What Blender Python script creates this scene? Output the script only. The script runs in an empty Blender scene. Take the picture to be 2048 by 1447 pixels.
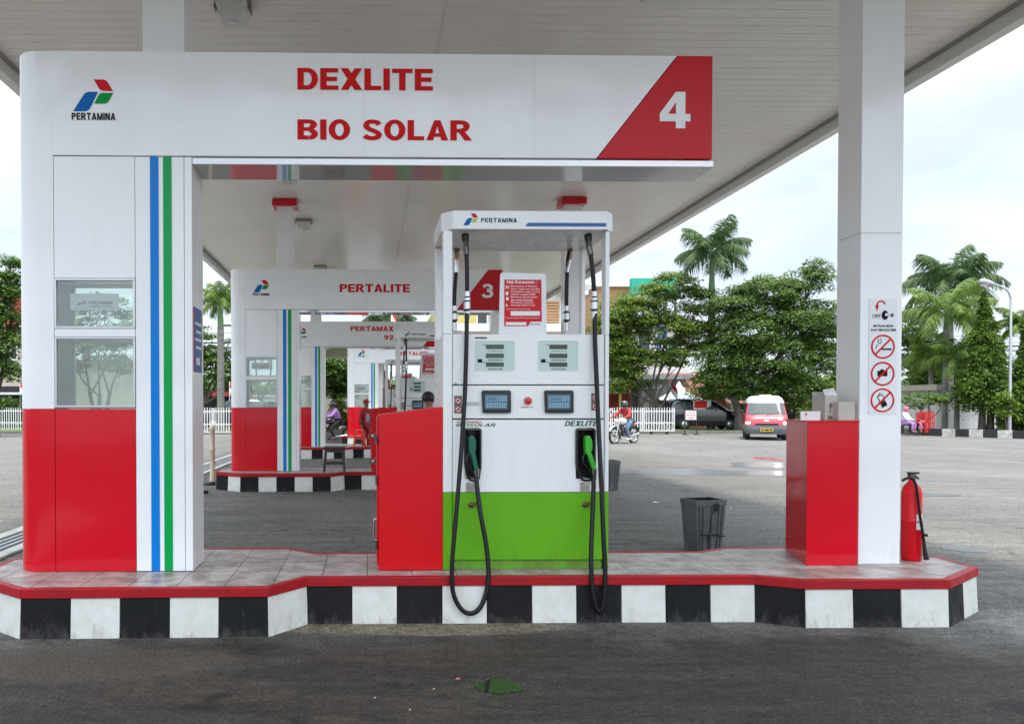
import bpy, math, random
import numpy as np
from mathutils import Vector, Matrix
R = math.radians
random.seed(7); rng = np.random.default_rng(7)
sc = bpy.context.scene
col = sc.collection
# ---------------------------------------------------------------- camera
CAM = Vector((0, 0, 1.43)); F = 1500.0; PX, PY = 761.0, 834.0
YAW, PITCH = R(1.0), R(0.8)
cd = bpy.data.cameras.new('camera'); cam = bpy.data.objects.new('camera', cd); col.objects.link(cam)
cam.location = CAM; cam.rotation_euler = (R(90) - PITCH, 0, -YAW)
cd.lens = F / 2048 * 36; cd.sensor_width = 36
cd.shift_x = (1024 - PX) / 2048; cd.shift_y = (PY - 723.5) / 2048
cd.clip_start = 0.05; cd.clip_end = 2000
sc.camera = cam
# ---------------------------------------------------------------- world and sun
SUN_EL, SUN_AZ = R(77), R(168)      # azimuth from +Y clockwise: very high, behind the camera
w = bpy.data.worlds.new('World'); sc.world = w; w.use_nodes = True
nt = w.node_tree; nt.nodes.clear()
def N(t, typ, **k):
    n = t.nodes.new(typ)
    for a, b in k.items(): setattr(n, a, b)
    return n
out = N(nt, 'ShaderNodeOutputWorld'); bg = N(nt, 'ShaderNodeBackground'); bg.inputs[1].default_value = 0.1
sky = N(nt, 'ShaderNodeTexSky', sky_type='NISHITA'); sky.sun_disc = False
sky.sun_elevation = SUN_EL; sky.sun_rotation = SUN_AZ; sky.air_density = 1.0; sky.dust_density = 2.0
tc = N(nt, 'ShaderNodeTexCoord'); mp = N(nt, 'ShaderNodeMapping'); mp.inputs['Scale'].default_value = (1.6, 1.6, 4.5)
no = N(nt, 'ShaderNodeTexNoise'); no.inputs['Scale'].default_value = 1.7; no.inputs['Detail'].default_value = 7; no.inputs['Roughness'].default_value = .55
cr = N(nt, 'ShaderNodeValToRGB'); cr.color_ramp.elements[0].position = .38; cr.color_ramp.elements[1].position = .62
cr.color_ramp.elements[0].color = (.62, .62, .62, 1); cr.color_ramp.elements[1].color = (1, 1, 1, 1)
n2 = N(nt, 'ShaderNodeTexNoise'); n2.inputs['Scale'].default_value = 3.1; n2.inputs['Detail'].default_value = 5
cl = N(nt, 'ShaderNodeMix', data_type='RGBA'); cl.inputs['A'].default_value = (6.4, 7.9, 9.5, 1); cl.inputs['B'].default_value = (9.3, 9.5, 9.7, 1)
mx = N(nt, 'ShaderNodeMix', data_type='RGBA')
L = nt.links.new
L(tc.outputs['Generated'], mp.inputs[0]); L(mp.outputs[0], no.inputs['Vector']); L(mp.outputs[0], n2.inputs['Vector'])
L(no.outputs[0], cr.inputs[0]); L(n2.outputs[0], cl.inputs['Factor'])
L(cr.outputs[0], mx.inputs['Factor']); L(sky.outputs[0], mx.inputs['A']); L(cl.outputs['Result'], mx.inputs['B'])
# thin cloud glows brighter round the sun than on the far side of the sky
dp = N(nt, 'ShaderNodeVectorMath', operation='DOT_PRODUCT'); dp.inputs[1].default_value = (math.sin(SUN_AZ) * math.cos(SUN_EL), math.cos(SUN_AZ) * math.cos(SUN_EL), math.sin(SUN_EL)); L(tc.outputs['Generated'], dp.inputs[0])
gr = N(nt, 'ShaderNodeMapRange'); gr.interpolation_type = 'SMOOTHSTEP'; gr.inputs['From Min'].default_value = .12; gr.inputs['From Max'].default_value = .85; gr.inputs['To Min'].default_value = .66; gr.inputs['To Max'].default_value = 1.75
L(dp.outputs['Value'], gr.inputs[0]); sc2 = N(nt, 'ShaderNodeVectorMath', operation='SCALE'); L(mx.outputs['Result'], sc2.inputs[0]); L(gr.outputs[0], sc2.inputs['Scale'])
L(sc2.outputs[0], bg.inputs[0]); L(bg.outputs[0], out.inputs[0])
sd = bpy.data.lights.new('sun', 'SUN'); sd.energy = 2.0; sd.angle = R(7.0); sd.color = (1, .955, .89)
so = bpy.data.objects.new('sun', sd); col.objects.link(so)
so.rotation_euler = (R(90) - SUN_EL, 0, -SUN_AZ + math.pi)   # light comes from the azimuth direction
sdir = Vector((math.sin(SUN_AZ) * math.cos(SUN_EL), math.cos(SUN_AZ) * math.cos(SUN_EL), math.sin(SUN_EL)))
so.rotation_euler = sdir.to_track_quat('Z', 'Y').to_euler(); so.location = (0, -5, 30)
sc.view_settings.view_transform = 'Standard'; sc.view_settings.look = 'None'
sc.view_settings.exposure = 1.15; sc.view_settings.gamma = 1
sc.render.engine = 'CYCLES'
sc.cycles.max_bounces = 10; sc.cycles.transparent_max_bounces = 16; sc.cycles.diffuse_bounces = 4
# ---------------------------------------------------------------- measuring: photograph pixel -> point at a given distance
_f = Vector((math.sin(YAW) * math.cos(PITCH), math.cos(YAW) * math.cos(PITCH), -math.sin(PITCH)))
_r = Vector((math.cos(YAW), -math.sin(YAW), 0)); _u = _r.cross(_f)
def ray(px, py): return _f + _r * ((px - PX) / F) + _u * ((PY - py) / F)
def at(px, py, Y):
    d = ray(px, py); return CAM + d * (Y / d.y)
def gz(px, py, z=0.0):
    d = ray(px, py); return CAM + d * ((z - CAM.z) / d.z)
# ---------------------------------------------------------------- materials
MATS = {}
def mat(name, color=(.8, .8, .8), rough=.5, metal=0, spec=.5, coat=0, noise=0, nscale=6, bump=0, bscale=40, dirt=0, wavy=0, emit=None, c2=None, stretch=None):
    m = bpy.data.materials.new(name); m.use_nodes = True; t = m.node_tree
    b = t.nodes['Principled BSDF']; b.inputs['Roughness'].default_value = rough; b.inputs['Metallic'].default_value = metal
    b.inputs['Specular IOR Level'].default_value = spec; b.inputs['Coat Weight'].default_value = coat; b.inputs['Coat Roughness'].default_value = .06
    co = N(t, 'ShaderNodeTexCoord'); c = (*color, 1)
    b.inputs['Base Color'].default_value = c
    vec = co.outputs['Object']
    if stretch:
        mp = N(t, 'ShaderNodeMapping'); mp.inputs['Scale'].default_value = stretch; t.links.new(vec, mp.inputs[0]); vec = mp.outputs[0]
    if noise or c2:
        n = N(t, 'ShaderNodeTexNoise'); n.inputs['Scale'].default_value = nscale; n.inputs['Detail'].default_value = 8; n.inputs['Roughness'].default_value = .65
        t.links.new(vec, n.inputs['Vector'])
        rp = N(t, 'ShaderNodeValToRGB'); rp.color_ramp.elements[0].position = .35; rp.color_ramp.elements[1].position = .68
        lo = c2 if c2 else [x * (1 - noise) for x in color]
        rp.color_ramp.elements[0].color = (*lo, 1); rp.color_ramp.elements[1].color = c
        t.links.new(n.outputs[0], rp.inputs[0]); t.links.new(rp.outputs[0], b.inputs['Base Color'])
        if dirt:
            rr = N(t, 'ShaderNodeMapRange'); rr.inputs['From Min'].default_value = .3; rr.inputs['From Max'].default_value = .7
            rr.inputs['To Min'].default_value = min(1, rough + dirt); rr.inputs['To Max'].default_value = rough
            t.links.new(n.outputs[0], rr.inputs[0]); t.links.new(rr.outputs[0], b.inputs['Roughness'])
    if bump or wavy:
        n = N(t, 'ShaderNodeTexNoise'); n.inputs['Scale'].default_value = (bscale if bump else 1.3); n.inputs['Detail'].default_value = 4 if bump else 1
        t.links.new(co.outputs['Object'], n.inputs['Vector'])
        bp = N(t, 'ShaderNodeBump'); bp.inputs['Strength'].default_value = bump or 1.0; bp.inputs['Distance'].default_value = .01 if bump else wavy
        t.links.new(n.outputs[0], bp.inputs['Height']); t.links.new(bp.outputs[0], b.inputs['Normal'])
    if emit: b.inputs['Emission Color'].default_value = c; b.inputs['Emission Strength'].default_value = emit
    MATS[name] = m; return m
mat('white_panel', (.85, .85, .85), .08, noise=.05, nscale=2.2, dirt=.12, wavy=.03)
mat('red_panel', (.62, .003, .014), .08, spec=.4, noise=.06, nscale=1.5, dirt=.1, wavy=.012)
mat('ceiling', (.86, .82, .755), .2, noise=.08, nscale=.6, stretch=(1, .3, 1))
mat('fascia', (.74, .73, .71), .12, wavy=.02)
mat('pump_white', (.82, .82, .81), .2, noise=.05, nscale=3, dirt=.15)
mat('pump_green', (.13, .40, .010), .4, spec=.25, c2=(.11, .35, .010), nscale=2.5)
mat('pump_green_stained', (.12, .36, .015), .45, c2=(.11, .17, .015), nscale=7, stretch=(1, 1, .25))
mat('cabinet_red', (.62, .002, .008), .35, spec=.3, noise=.05, nscale=2)
mat('sign_red', (.55, .003, .012), .4, spec=.3); mat('gloss_soffit', (.62, .62, .62), .05, .35)
mat('letter_red', (.60, .004, .006), .5, spec=.15)
mat('letter_black', (.006, .006, .007), .5, spec=.15)
mat('letter_white', (.82, .82, .82), .4)
mat('letter_green', (.01, .10, .055), .4)
mat('logo_blue', (.0, .12, .42), .5, spec=.15); mat('logo_red', (.60, .005, .012), .5, spec=.15); mat('logo_green', (.0, .27, .05), .5, spec=.15); mat('logo_yellow', (.45, .50, .02), .35)
mat('stripe_blue', (.0, .19, .60), .3, spec=.2); mat('stripe_green', (.0, .33, .07), .3, spec=.2); mat('pump_blue', (.01, .08, .32), .35)
mat('poster_blue', (.015, .10, .32), .4); mat('poster_white', (.74, .74, .75), .35)
mat('seam_dark', (.05, .05, .05), .7)
mat('kerb_black', (.008, .008, .009), .5, spec=.25, noise=.3, nscale=5, bump=.12, bscale=20, dirt=.3)
mat('kerb_white', (.72, .72, .68), .4, c2=(.62, .60, .54), nscale=9, bump=.1, bscale=14)
mat('kerb_old_white', (.68, .67, .60), .6, c2=(.36, .35, .30), nscale=5)
mat('kerb_old_black', (.03, .03, .033), .6, noise=.5, nscale=5)
mat('kerb_red', (.40, .008, .014), .35, spec=.3, noise=.25, nscale=4, dirt=.25)
mat('rubber', (.006, .006, .007), .42, spec=.3, noise=.3, nscale=10)
mat('black_plastic', (.012, .012, .013), .3)
mat('grey_plastic', (.12, .122, .125), .42, c2=(.07, .072, .075), nscale=5, bump=.2, bscale=12)
mat('metal', (.62, .62, .62), .22, 1, noise=.2, nscale=20)
mat('dark_metal', (.16, .155, .15), .35, 1, noise=.3, nscale=30)
mat('rust_metal', (.22, .15, .09), .5, .7, noise=.5, nscale=60)
mat('brass', (.30, .19, .08), .35, 1)
mat('alu', (.55, .56, .57), .32, .8)
mat('lcd', (.03, .085, .035), .12, noise=.3, nscale=60); mat('lcd_dark', (.035, .045, .035), .12, noise=.3, nscale=60)
mat('display_back', (.50, .60, .56), .12); mat('screen_blue', (.10, .22, .32), .15, noise=.3, nscale=50)
mat('screen_line', (.30, .42, .50), .2)
mat('nozzle_green', (.0, .12, .065), .35); mat('nozzle_lime', (.04, .42, .02), .35)
mat('button_red', (.65, .01, .01), .25)
mat('cardboard', (.50, .47, .42), .75, noise=.12, nscale=9); mat('cardboard_dark', (.16, .14, .13), .8)
mat('cream', (.72, .58, .43), .5, noise=.15, nscale=9); mat('paint_white', (.80, .80, .78), .4, noise=.12, nscale=9)
mat('lamp_glass', (.62, .62, .60), .2); mat('lamp_metal', (.30, .27, .23), .4, .3)
mat('wood_dark', (.055, .04, .034), .5, noise=.4, nscale=14, stretch=(1, 1, .2)); mat('orange_plastic', (.75, .09, .02), .35)
mat('skin', (.30, .155, .09), .5, noise=.08); mat('hair', (.012, .010, .009), .55, bump=.4, bscale=90)
mat('cloth_red', (.50, .03, .04), .8, noise=.25, nscale=16, bump=.3, bscale=20); mat('cloth_purple', (.42, .22, .52), .8, noise=.2, nscale=16)
mat('cloth_jeans', (.17, .27, .40), .85, noise=.3, nscale=20); mat('cloth_black', (.02, .02, .024), .85, noise=.2); mat('cloth_lilac', (.52, .40, .56), .8)
mat('cloth_pink', (.70, .14, .26), .8, noise=.2); mat('cloth_white', (.72, .72, .72), .8, noise=.1)
mat('tyre', (.02, .02, .02), .7, noise=.3); mat('van_red', (.50, .03, .045), .3, coat=.5, noise=.1, nscale=3); mat('van_white', (.68, .67, .65), .35, noise=.12, nscale=3)
mat('bumper_grey', (.14, .155, .18), .5, noise=.2); mat('car_black', (.012, .013, .02), .12, coat=.8); mat('glass_dark', (.03, .04, .045), .05)
mat('glass_wind', (.07, .09, .09), .06, noise=.3, nscale=2); mat('plate_yellow', (.52, .36, .04), .4); mat('head_lamp', (.70, .68, .55), .12)
mat('bark', (.13, .11, .09), .9, c2=(.055, .045, .038), nscale=7, bump=.6, bscale=14, stretch=(1, 1, .3))
mat('palm_bark', (.26, .25, .22), .85, c2=(.13, .125, .11), nscale=5, bump=.3, bscale=9, stretch=(.6, .6, 3)); mat('palm_shaft', (.10, .20, .06), .4, noise=.2)
mat('wall_white', (.68, .67, .65), .8, c2=(.50, .49, .46), nscale=1.4, stretch=(1, 1, .4)); mat('wall_grey', (.30, .30, .29), .85, c2=(.20, .20, .195), nscale=1.2)
mat('wall_yellow', (.52, .45, .14), .8, noise=.15, nscale=1.5); mat('wall_orange', (.50, .28, .13), .8, noise=.2, nscale=2)
mat('wall_beige', (.46, .42, .34), .85, noise=.2, nscale=1.5); mat('wall_green', (.05, .22, .14), .7, noise=.2, nscale=2); mat('wall_teal', (.02, .36, .24), .6, noise=.2, nscale=1)
mat('wall_blue', (.06, .16, .42), .6); mat('wall_red', (.36, .05, .035), .75, noise=.3, nscale=2); mat('roof_red', (.30, .085, .055), .7, c2=(.16, .06, .045), nscale=3, stretch=(4, 1, 1))
mat('roof_pink', (.48, .26, .26), .6, c2=(.36, .19, .19), nscale=3, stretch=(5, 1, 1)); mat('roof_grey', (.38, .38, .38), .6, c2=(.25, .25, .25), nscale=3)
mat('shutter', (.06, .062, .07), .5); mat('tent', (.78, .79, .82), .6, noise=.08); mat('net_grey', (.34, .33, .33), .8, noise=.4, nscale=4)
mat('concrete', (.36, .34, .30), .8, c2=(.24, .22, .19), nscale=8, bump=.3, bscale=50); mat('concrete_tan', (.30, .25, .19), .85, c2=(.13, .11, .09), nscale=16, bump=.4, bscale=50)
mat('soil_kerb', (.20, .19, .17), .85, noise=.4, nscale=4, bump=.3)
mat('flag_red', (.62, .01, .02), .7); mat('flag_white', (.8, .8, .8), .7)
mat('wire', (.02, .02, .022), .6)
mat('grass', (.10, .16, .03), .9, c2=(.05, .09, .02), nscale=2)
def leafmat(name, a, b, sc_=1.2, tr=.35):
    m = bpy.data.materials.new(name); m.use_nodes = True; t = m.node_tree
    p = t.nodes['Principled BSDF']; p.inputs['Roughness'].default_value = .55; p.inputs['Specular IOR Level'].default_value = .3
    o = t.nodes['Material Output']; co = N(t, 'ShaderNodeTexCoord'); n = N(t, 'ShaderNodeTexNoise'); n.inputs['Scale'].default_value = sc_; n.inputs['Detail'].default_value = 6; n.inputs['Roughness'].default_value = .8
    rp = N(t, 'ShaderNodeValToRGB'); rp.color_ramp.elements[0].position = .36; rp.color_ramp.elements[1].position = .64
    rp.color_ramp.elements[0].color = (*a, 1); rp.color_ramp.elements[1].color = (*b, 1)
    tl = N(t, 'ShaderNodeBsdfTranslucent'); ms = N(t, 'ShaderNodeMixShader'); ms.inputs[0].default_value = tr
    t.links.new(co.outputs['Object'], n.inputs['Vector']); t.links.new(n.outputs[0], rp.inputs[0])
    t.links.new(rp.outputs[0], p.inputs['Base Color']); t.links.new(rp.outputs[0], tl.inputs['Color'])
    t.links.new(p.outputs[0], ms.inputs[1]); t.links.new(tl.outputs[0], ms.inputs[2]); t.links.new(ms.outputs[0], o.inputs[0]); MATS[name] = m
leafmat('leaf_mid', (.04, .09, .016), (.15, .25, .045)); leafmat('leaf_dark', (.03, .065, .018), (.17, .27, .05))
leafmat('leaf_light', (.08, .15, .015), (.20, .30, .035)); leafmat('leaf_palm', (.03, .07, .022), (.13, .20, .07)); leafmat('leaf_palm_light', (.07, .13, .02), (.20, .29, .05))
leafmat('leaf_yellow', (.06, .105, .018), (.22, .31, .05), 1.8); leafmat('leaf_conifer', (.03, .08, .015), (.16, .25, .03), 1.5)
def glassmat(name, tint=(.9, .95, .93), refl=1.0):
    m = bpy.data.materials.new(name); m.use_nodes = True; t = m.node_tree; t.nodes.remove(t.nodes['Principled BSDF'])
    o = t.nodes['Material Output']; tr = N(t, 'ShaderNodeBsdfTransparent'); tr.inputs[0].default_value = (*tint, 1)
    g = N(t, 'ShaderNodeBsdfGlossy'); g.inputs['Roughness'].default_value = .02
    fr = N(t, 'ShaderNodeFresnel'); fr.inputs[0].default_value = 1.6; ma = N(t, 'ShaderNodeMath', operation='MULTIPLY_ADD'); ma.inputs[1].default_value = 1.0; ma.inputs[2].default_value = .05 * refl
    df = N(t, 'ShaderNodeBsdfDiffuse'); df.inputs[0].default_value = (.7, .72, .7, 1)
    m1 = N(t, 'ShaderNodeMixShader'); m1.inputs[0].default_value = .03 * refl; m2 = N(t, 'ShaderNodeMixShader')
    t.links.new(tr.outputs[0], m1.inputs[1]); t.links.new(df.outputs[0], m1.inputs[2])
    t.links.new(fr.outputs[0], ma.inputs[0]); t.links.new(ma.outputs[0], m2.inputs[0]); t.links.new(m1.outputs[0], m2.inputs[1]); t.links.new(g.outputs[0], m2.inputs[2]); t.links.new(m2.outputs[0], o.inputs[0]); MATS[name] = m
glassmat('pane'); glassmat('acrylic', (.98, .985, .985), .1)
def groundmat():
    m = bpy.data.materials.new('asphalt'); m.use_nodes = True; t = m.node_tree; b = t.nodes['Principled BSDF']; l = t.links.new
    co = N(t, 'ShaderNodeTexCoord'); v = co.outputs['Object']
    def noise(s, d=6, r=.6, st=None, vec=v):
        if st:
            q = N(t, 'ShaderNodeMapping'); q.inputs['Scale'].default_value = st; l(vec, q.inputs[0]); vec = q.outputs[0]
        n = N(t, 'ShaderNodeTexNoise'); n.inputs['Scale'].default_value = s; n.inputs['Detail'].default_value = d; n.inputs['Roughness'].default_value = r; l(vec, n.inputs['Vector']); return n.outputs[0]
    def ramp(f, a, c, p0, p1):
        n = N(t, 'ShaderNodeValToRGB'); n.color_ramp.elements[0].position = p0; n.color_ramp.elements[1].position = p1
        n.color_ramp.elements[0].color = (*a, 1); n.color_ramp.elements[1].color = (*c, 1); l(f, n.inputs[0]); return n.outputs[0]
    def mix(f, a, c, mode='MIX'):
        n = N(t, 'ShaderNodeMix', data_type='RGBA', blend_type=mode)
        for s, val in (('Factor', f), ('A', a), ('B', c)):
            if isinstance(val, (int, float)): n.inputs[s].default_value = val
            elif isinstance(val, tuple): n.inputs[s].default_value = (*val, 1)
            else: l(val, n.inputs[s])
        return n.outputs['Result']
    def mth(op, a, c=0, d=None):
        n = N(t, 'ShaderNodeMath', operation=op)
        for i, val in enumerate((a, c) if d is None else (a, c, d)):
            if isinstance(val, (int, float)): n.inputs[i].default_value = val
            else: l(val, n.inputs[i])
        return n.outputs[0]
    big = noise(.35, 7, .6, (1, .5, 1)); fine = noise(45, 3, .7); streak = noise(1.2, 8, .7, (.35, 1.6, 1))
    light = ramp(big, (.125, .123, .12), (.20, .197, .19), .35, .65)
    light = mix(.45, light, ramp(streak, (.095, .093, .09), (.215, .21, .203), .3, .7))
    dark = mix(.5, ramp(noise(.9, 9, .75, (.5, 1.2, 1)), (.024, .022, .021), (.075, .064, .054), .32, .72), ramp(noise(4.5, 9, .8, (.25, 1.5, 1)), (.017, .016, .015), (.10, .087, .073), .35, .75))
    sep = N(t, 'ShaderNodeSeparateXYZ'); l(v, sep.inputs[0])
    edge = mth('ADD', mth('MULTIPLY', mth('SUBTRACT', noise(.8, 6, .65), .5), 1.8), sep.outputs[1])
    xx = mth('MULTIPLY', mth('MAXIMUM', mth('SUBTRACT', sep.outputs[0], 2.2), 0), .32)
    msk = N(t, 'ShaderNodeMapRange'); msk.interpolation_type = 'SMOOTHSTEP'; msk.inputs['From Min'].default_value = 5.2; msk.inputs['From Max'].default_value = 4.3
    l(mth('ADD', edge, xx), msk.inputs[0])
    mid = N(t, 'ShaderNodeMapRange'); mid.interpolation_type = 'SMOOTHSTEP'; mid.inputs['From Min'].default_value = 13; mid.inputs['From Max'].default_value = 8
    l(mth('ADD', edge, mth('MULTIPLY', mth('ABSOLUTE', sep.outputs[0]), .8)), mid.inputs[0])
    base = mix(mth('MULTIPLY', mid.outputs[0], .2), light, ramp(streak, (.10, .097, .093), (.20, .195, .187), .3, .7))
    dark = mix(ramp(noise(1.3, 7, .7, (.5, 1.4, 1)), (0, 0, 0), (.7, .7, .7), .52, .70), dark, (.085, .066, .05))
    dark = mix(ramp(noise(2.1, 4, .5, (1, 1.3, 1)), (0, 0, 0), (.8, .8, .8), .60, .66), dark, (.018, .017, .018))
    base = mix(msk.outputs[0], base, dark)
    base = mix(ramp(noise(.55, 6, .6, (.6, 1.6, 1)), (0, 0, 0), (.45, .45, .45), .55, .68), base, (.14, .135, .13))
    mul = lambda f, a, b_, p0, p1, k, bs: mix(k, bs, mix(1.0, bs, ramp(f, a, b_, p0, p1), 'MULTIPLY'))
    base = mul(noise(11, 14, .86), (.35, .34, .33), (1.75, 1.72, 1.66), .36, .66, .75, base)
    base = mul(noise(3.2, 12, .8, (.22, 1.7, 1)), (.55, .54, .53), (1.4, 1.39, 1.36), .36, .66, .6, base)
    vo = N(t, 'ShaderNodeTexVoronoi', feature='DISTANCE_TO_EDGE'); vo.inputs['Scale'].default_value = .33
    wv = N(t, 'ShaderNodeVectorMath', operation='ADD'); ns = N(t, 'ShaderNodeTexNoise'); ns.inputs['Scale'].default_value = 1.1; ns.inputs['Detail'].default_value = 8; l(v, ns.inputs['Vector']); l(v, wv.inputs[0]); l(ns.outputs['Color'], wv.inputs[1]); l(wv.outputs[0], vo.inputs['Vector'])
    crk = N(t, 'ShaderNodeMapRange'); crk.inputs['From Min'].default_value = .0; crk.inputs['From Max'].default_value = .008; crk.inputs['To Min'].default_value = .55; crk.inputs['To Max'].default_value = 0; l(vo.outputs['Distance'], crk.inputs[0]); base = mix(crk.outputs[0], base, (.03, .029, .028))
    def patchm(cx, cy, rx, ry, colr, amt, bs):
        dx = mth('DIVIDE', mth('SUBTRACT', sep.outputs[0], cx), rx); dy = mth('DIVIDE', mth('SUBTRACT', sep.outputs[1], cy), ry); d2 = mth('ADD', mth('MULTIPLY', dx, dx), mth('MULTIPLY', dy, dy))
        e = mth('ADD', d2, mth('MULTIPLY', mth('SUBTRACT', noise(3.5, 9, .75, (.6, 1.5, 1)), .5), 3.0)); r_ = N(t, 'ShaderNodeMapRange'); r_.inputs['From Min'].default_value = 1.15; r_.inputs['From Max'].default_value = .75; r_.inputs['To Max'].default_value = amt; l(e, r_.inputs[0])
        return mix(r_.outputs[0], bs, colr)
    tan = ramp(noise(14, 10, .8), (.10, .078, .058), (.33, .28, .215), .38, .62)
    base = patchm(.28, 4.84, .95, .17, tan, .95, base); base = patchm(4.8, 4.75, .8, .5, ramp(noise(12, 10, .8), (.16, .15, .14), (.34, .325, .30), .38, .62), .8, base); base = patchm(-1.6, 4.2, .9, .3, (.10, .083, .066), .6, base)
    spk = ramp(fine, (.4, .4, .4), (1.6, 1.58, 1.52), .32, .68)
    base = mix(.8, base, mix(1.0, base, spk, 'MULTIPLY'))
    wht = ramp(noise(120, 2, .5), (0, 0, 0), (1, 1, 1), .70, .74)
    base = mix(mth('MULTIPLY', wht, .35), base, (.42, .40, .37))
    l(base, b.inputs['Base Color'])
    rr = N(t, 'ShaderNodeMapRange'); rr.inputs['To Min'].default_value = .95; rr.inputs['To Max'].default_value = .55; l(big, rr.inputs[0]); l(rr.outputs[0], b.inputs['Roughness'])
    b.inputs['Specular IOR Level'].default_value = .3
    bp = N(t, 'ShaderNodeBump'); bp.inputs['Strength'].default_value = 1; bp.inputs['Distance'].default_value = .02
    l(mth('ADD', fine, mth('MULTIPLY', noise(9, 6, .7), 1.0)), bp.inputs['Height']); l(bp.outputs[0], b.inputs['Normal']); MATS['asphalt'] = m
groundmat()
def grime(name, z0, z1, dirtcol, sc_, amt, base_in=None, stretch=(1, 1, .5), lo=.45, hi=.62):
    m = MATS[name]; t = m.node_tree; b = t.nodes['Principled BSDF']; l = t.links.new; co = N(t, 'ShaderNodeTexCoord'); q = N(t, 'ShaderNodeMapping'); q.inputs['Scale'].default_value = stretch
    g = N(t, 'ShaderNodeNewGeometry'); l(g.outputs['Position'], q.inputs[0]); n = N(t, 'ShaderNodeTexNoise'); n.inputs['Scale'].default_value = sc_; n.inputs['Detail'].default_value = 9; n.inputs['Roughness'].default_value = .75; l(q.outputs[0], n.inputs['Vector'])
    sp = N(t, 'ShaderNodeSeparateXYZ'); l(g.outputs['Position'], sp.inputs[0])
    mr = N(t, 'ShaderNodeMapRange'); mr.inputs['From Min'].default_value = z0; mr.inputs['From Max'].default_value = z1; mr.inputs['To Min'].default_value = .16; mr.inputs['To Max'].default_value = 0; l(sp.outputs[2], mr.inputs[0])
    ad = N(t, 'ShaderNodeMath', operation='ADD'); l(n.outputs[0], ad.inputs[0]); l(mr.outputs[0], ad.inputs[1])
    m2 = N(t, 'ShaderNodeMapRange'); m2.inputs['From Min'].default_value = lo; m2.inputs['From Max'].default_value = hi; m2.inputs['To Max'].default_value = amt; l(ad.outputs[0], m2.inputs[0])
    mx = N(t, 'ShaderNodeMix', data_type='RGBA'); mx.inputs['B'].default_value = (*dirtcol, 1); l(m2.outputs[0], mx.inputs['Factor'])
    src = b.inputs['Base Color'].links[0].from_socket if b.inputs['Base Color'].is_linked else None
    if src: l(src, mx.inputs['A'])
    else: mx.inputs['A'].default_value = b.inputs['Base Color'].default_value
    l(mx.outputs['Result'], b.inputs['Base Color'])
grime('kerb_white', 0, .12, (.24, .21, .17), 14, .6, lo=.63, hi=.80); grime('kerb_black', 0, .10, (.10, .09, .08), 12, .6, lo=.58, hi=.8)
grime('kerb_red', .2, .31, (.14, .02, .02), 10, .6, lo=.60, hi=.8)
grime('pump_green', .31, .6, (.05, .10, .012), 9, .55, stretch=(1.5, 1, .25), lo=.60, hi=.85); grime('pump_white', 1.0, 1.5, (.50, .48, .44), 5, .3, stretch=(2, 1, .3), lo=.60, hi=.9)
grime('white_panel', .31, .7, (.45, .43, .40), 4, .4, stretch=(2.5, 2.5, .3), lo=.60, hi=.95); grime('red_panel', .31, .6, (.22, .03, .03), 5, .3, stretch=(2, 2, .5), lo=.64, hi=.95)
grime('cabinet_red', .31, .55, (.20, .02, .015), 8, .45, stretch=(1.5, 1.5, .5), lo=.64, hi=.9); grime('ceiling', -1, 0, (.50, .44, .36), .9, .35, stretch=(.5, 1.2, 1), lo=.52, hi=.75)
def tilemat():
    m = bpy.data.materials.new('deck_tile'); m.use_nodes = True; t = m.node_tree; b = t.nodes['Principled BSDF']; l = t.links.new
    co = N(t, 'ShaderNodeTexCoord'); q = N(t, 'ShaderNodeMapping'); q.inputs['Scale'].default_value = (1, 1, 1); l(co.outputs['Object'], q.inputs[0])
    br = N(t, 'ShaderNodeTexBrick'); br.offset = 0; br.inputs['Scale'].default_value = 1; br.inputs['Brick Width'].default_value = .3; br.inputs['Row Height'].default_value = .3; br.inputs['Mortar Size'].default_value = .0035; br.inputs['Mortar Smooth'].default_value = .1
    br.inputs['Color1'].default_value = (.56, .49, .465, 1); br.inputs['Color2'].default_value = (.49, .43, .405, 1); br.inputs['Mortar'].default_value = (.06, .055, .05, 1)
    l(q.outputs[0], br.inputs['Vector'])
    n = N(t, 'ShaderNodeTexNoise'); n.inputs['Scale'].default_value = 6; n.inputs['Detail'].default_value = 9; n.inputs['Roughness'].default_value = .7; l(co.outputs['Object'], n.inputs['Vector'])
    rp = N(t, 'ShaderNodeValToRGB'); rp.color_ramp.elements[0].color = (.50, .47, .44, 1); rp.color_ramp.elements[0].position = .40; rp.color_ramp.elements[1].position = .62; l(n.outputs[0], rp.inputs[0])
    mm = N(t, 'ShaderNodeMix', data_type='RGBA', blend_type='MULTIPLY'); mm.inputs['Factor'].default_value = 1; l(br.outputs[0], mm.inputs['A']); l(rp.outputs[0], mm.inputs['B']); l(mm.outputs['Result'], b.inputs['Base Color'])
    r = N(t, 'ShaderNodeMapRange'); r.inputs['To Min'].default_value = .55; r.inputs['To Max'].default_value = .2; l(n.outputs[0], r.inputs[0]); l(r.outputs[0], b.inputs['Roughness']); MATS['deck_tile'] = m
tilemat()
mat('water', (.02, .02, .02), .03, spec=.6); mat('wet_film_sky', (.22, .23, .25), .2, spec=.6, noise=.25, nscale=2)  # the film's pale blue-grey base paints in the sky's reflection
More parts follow.
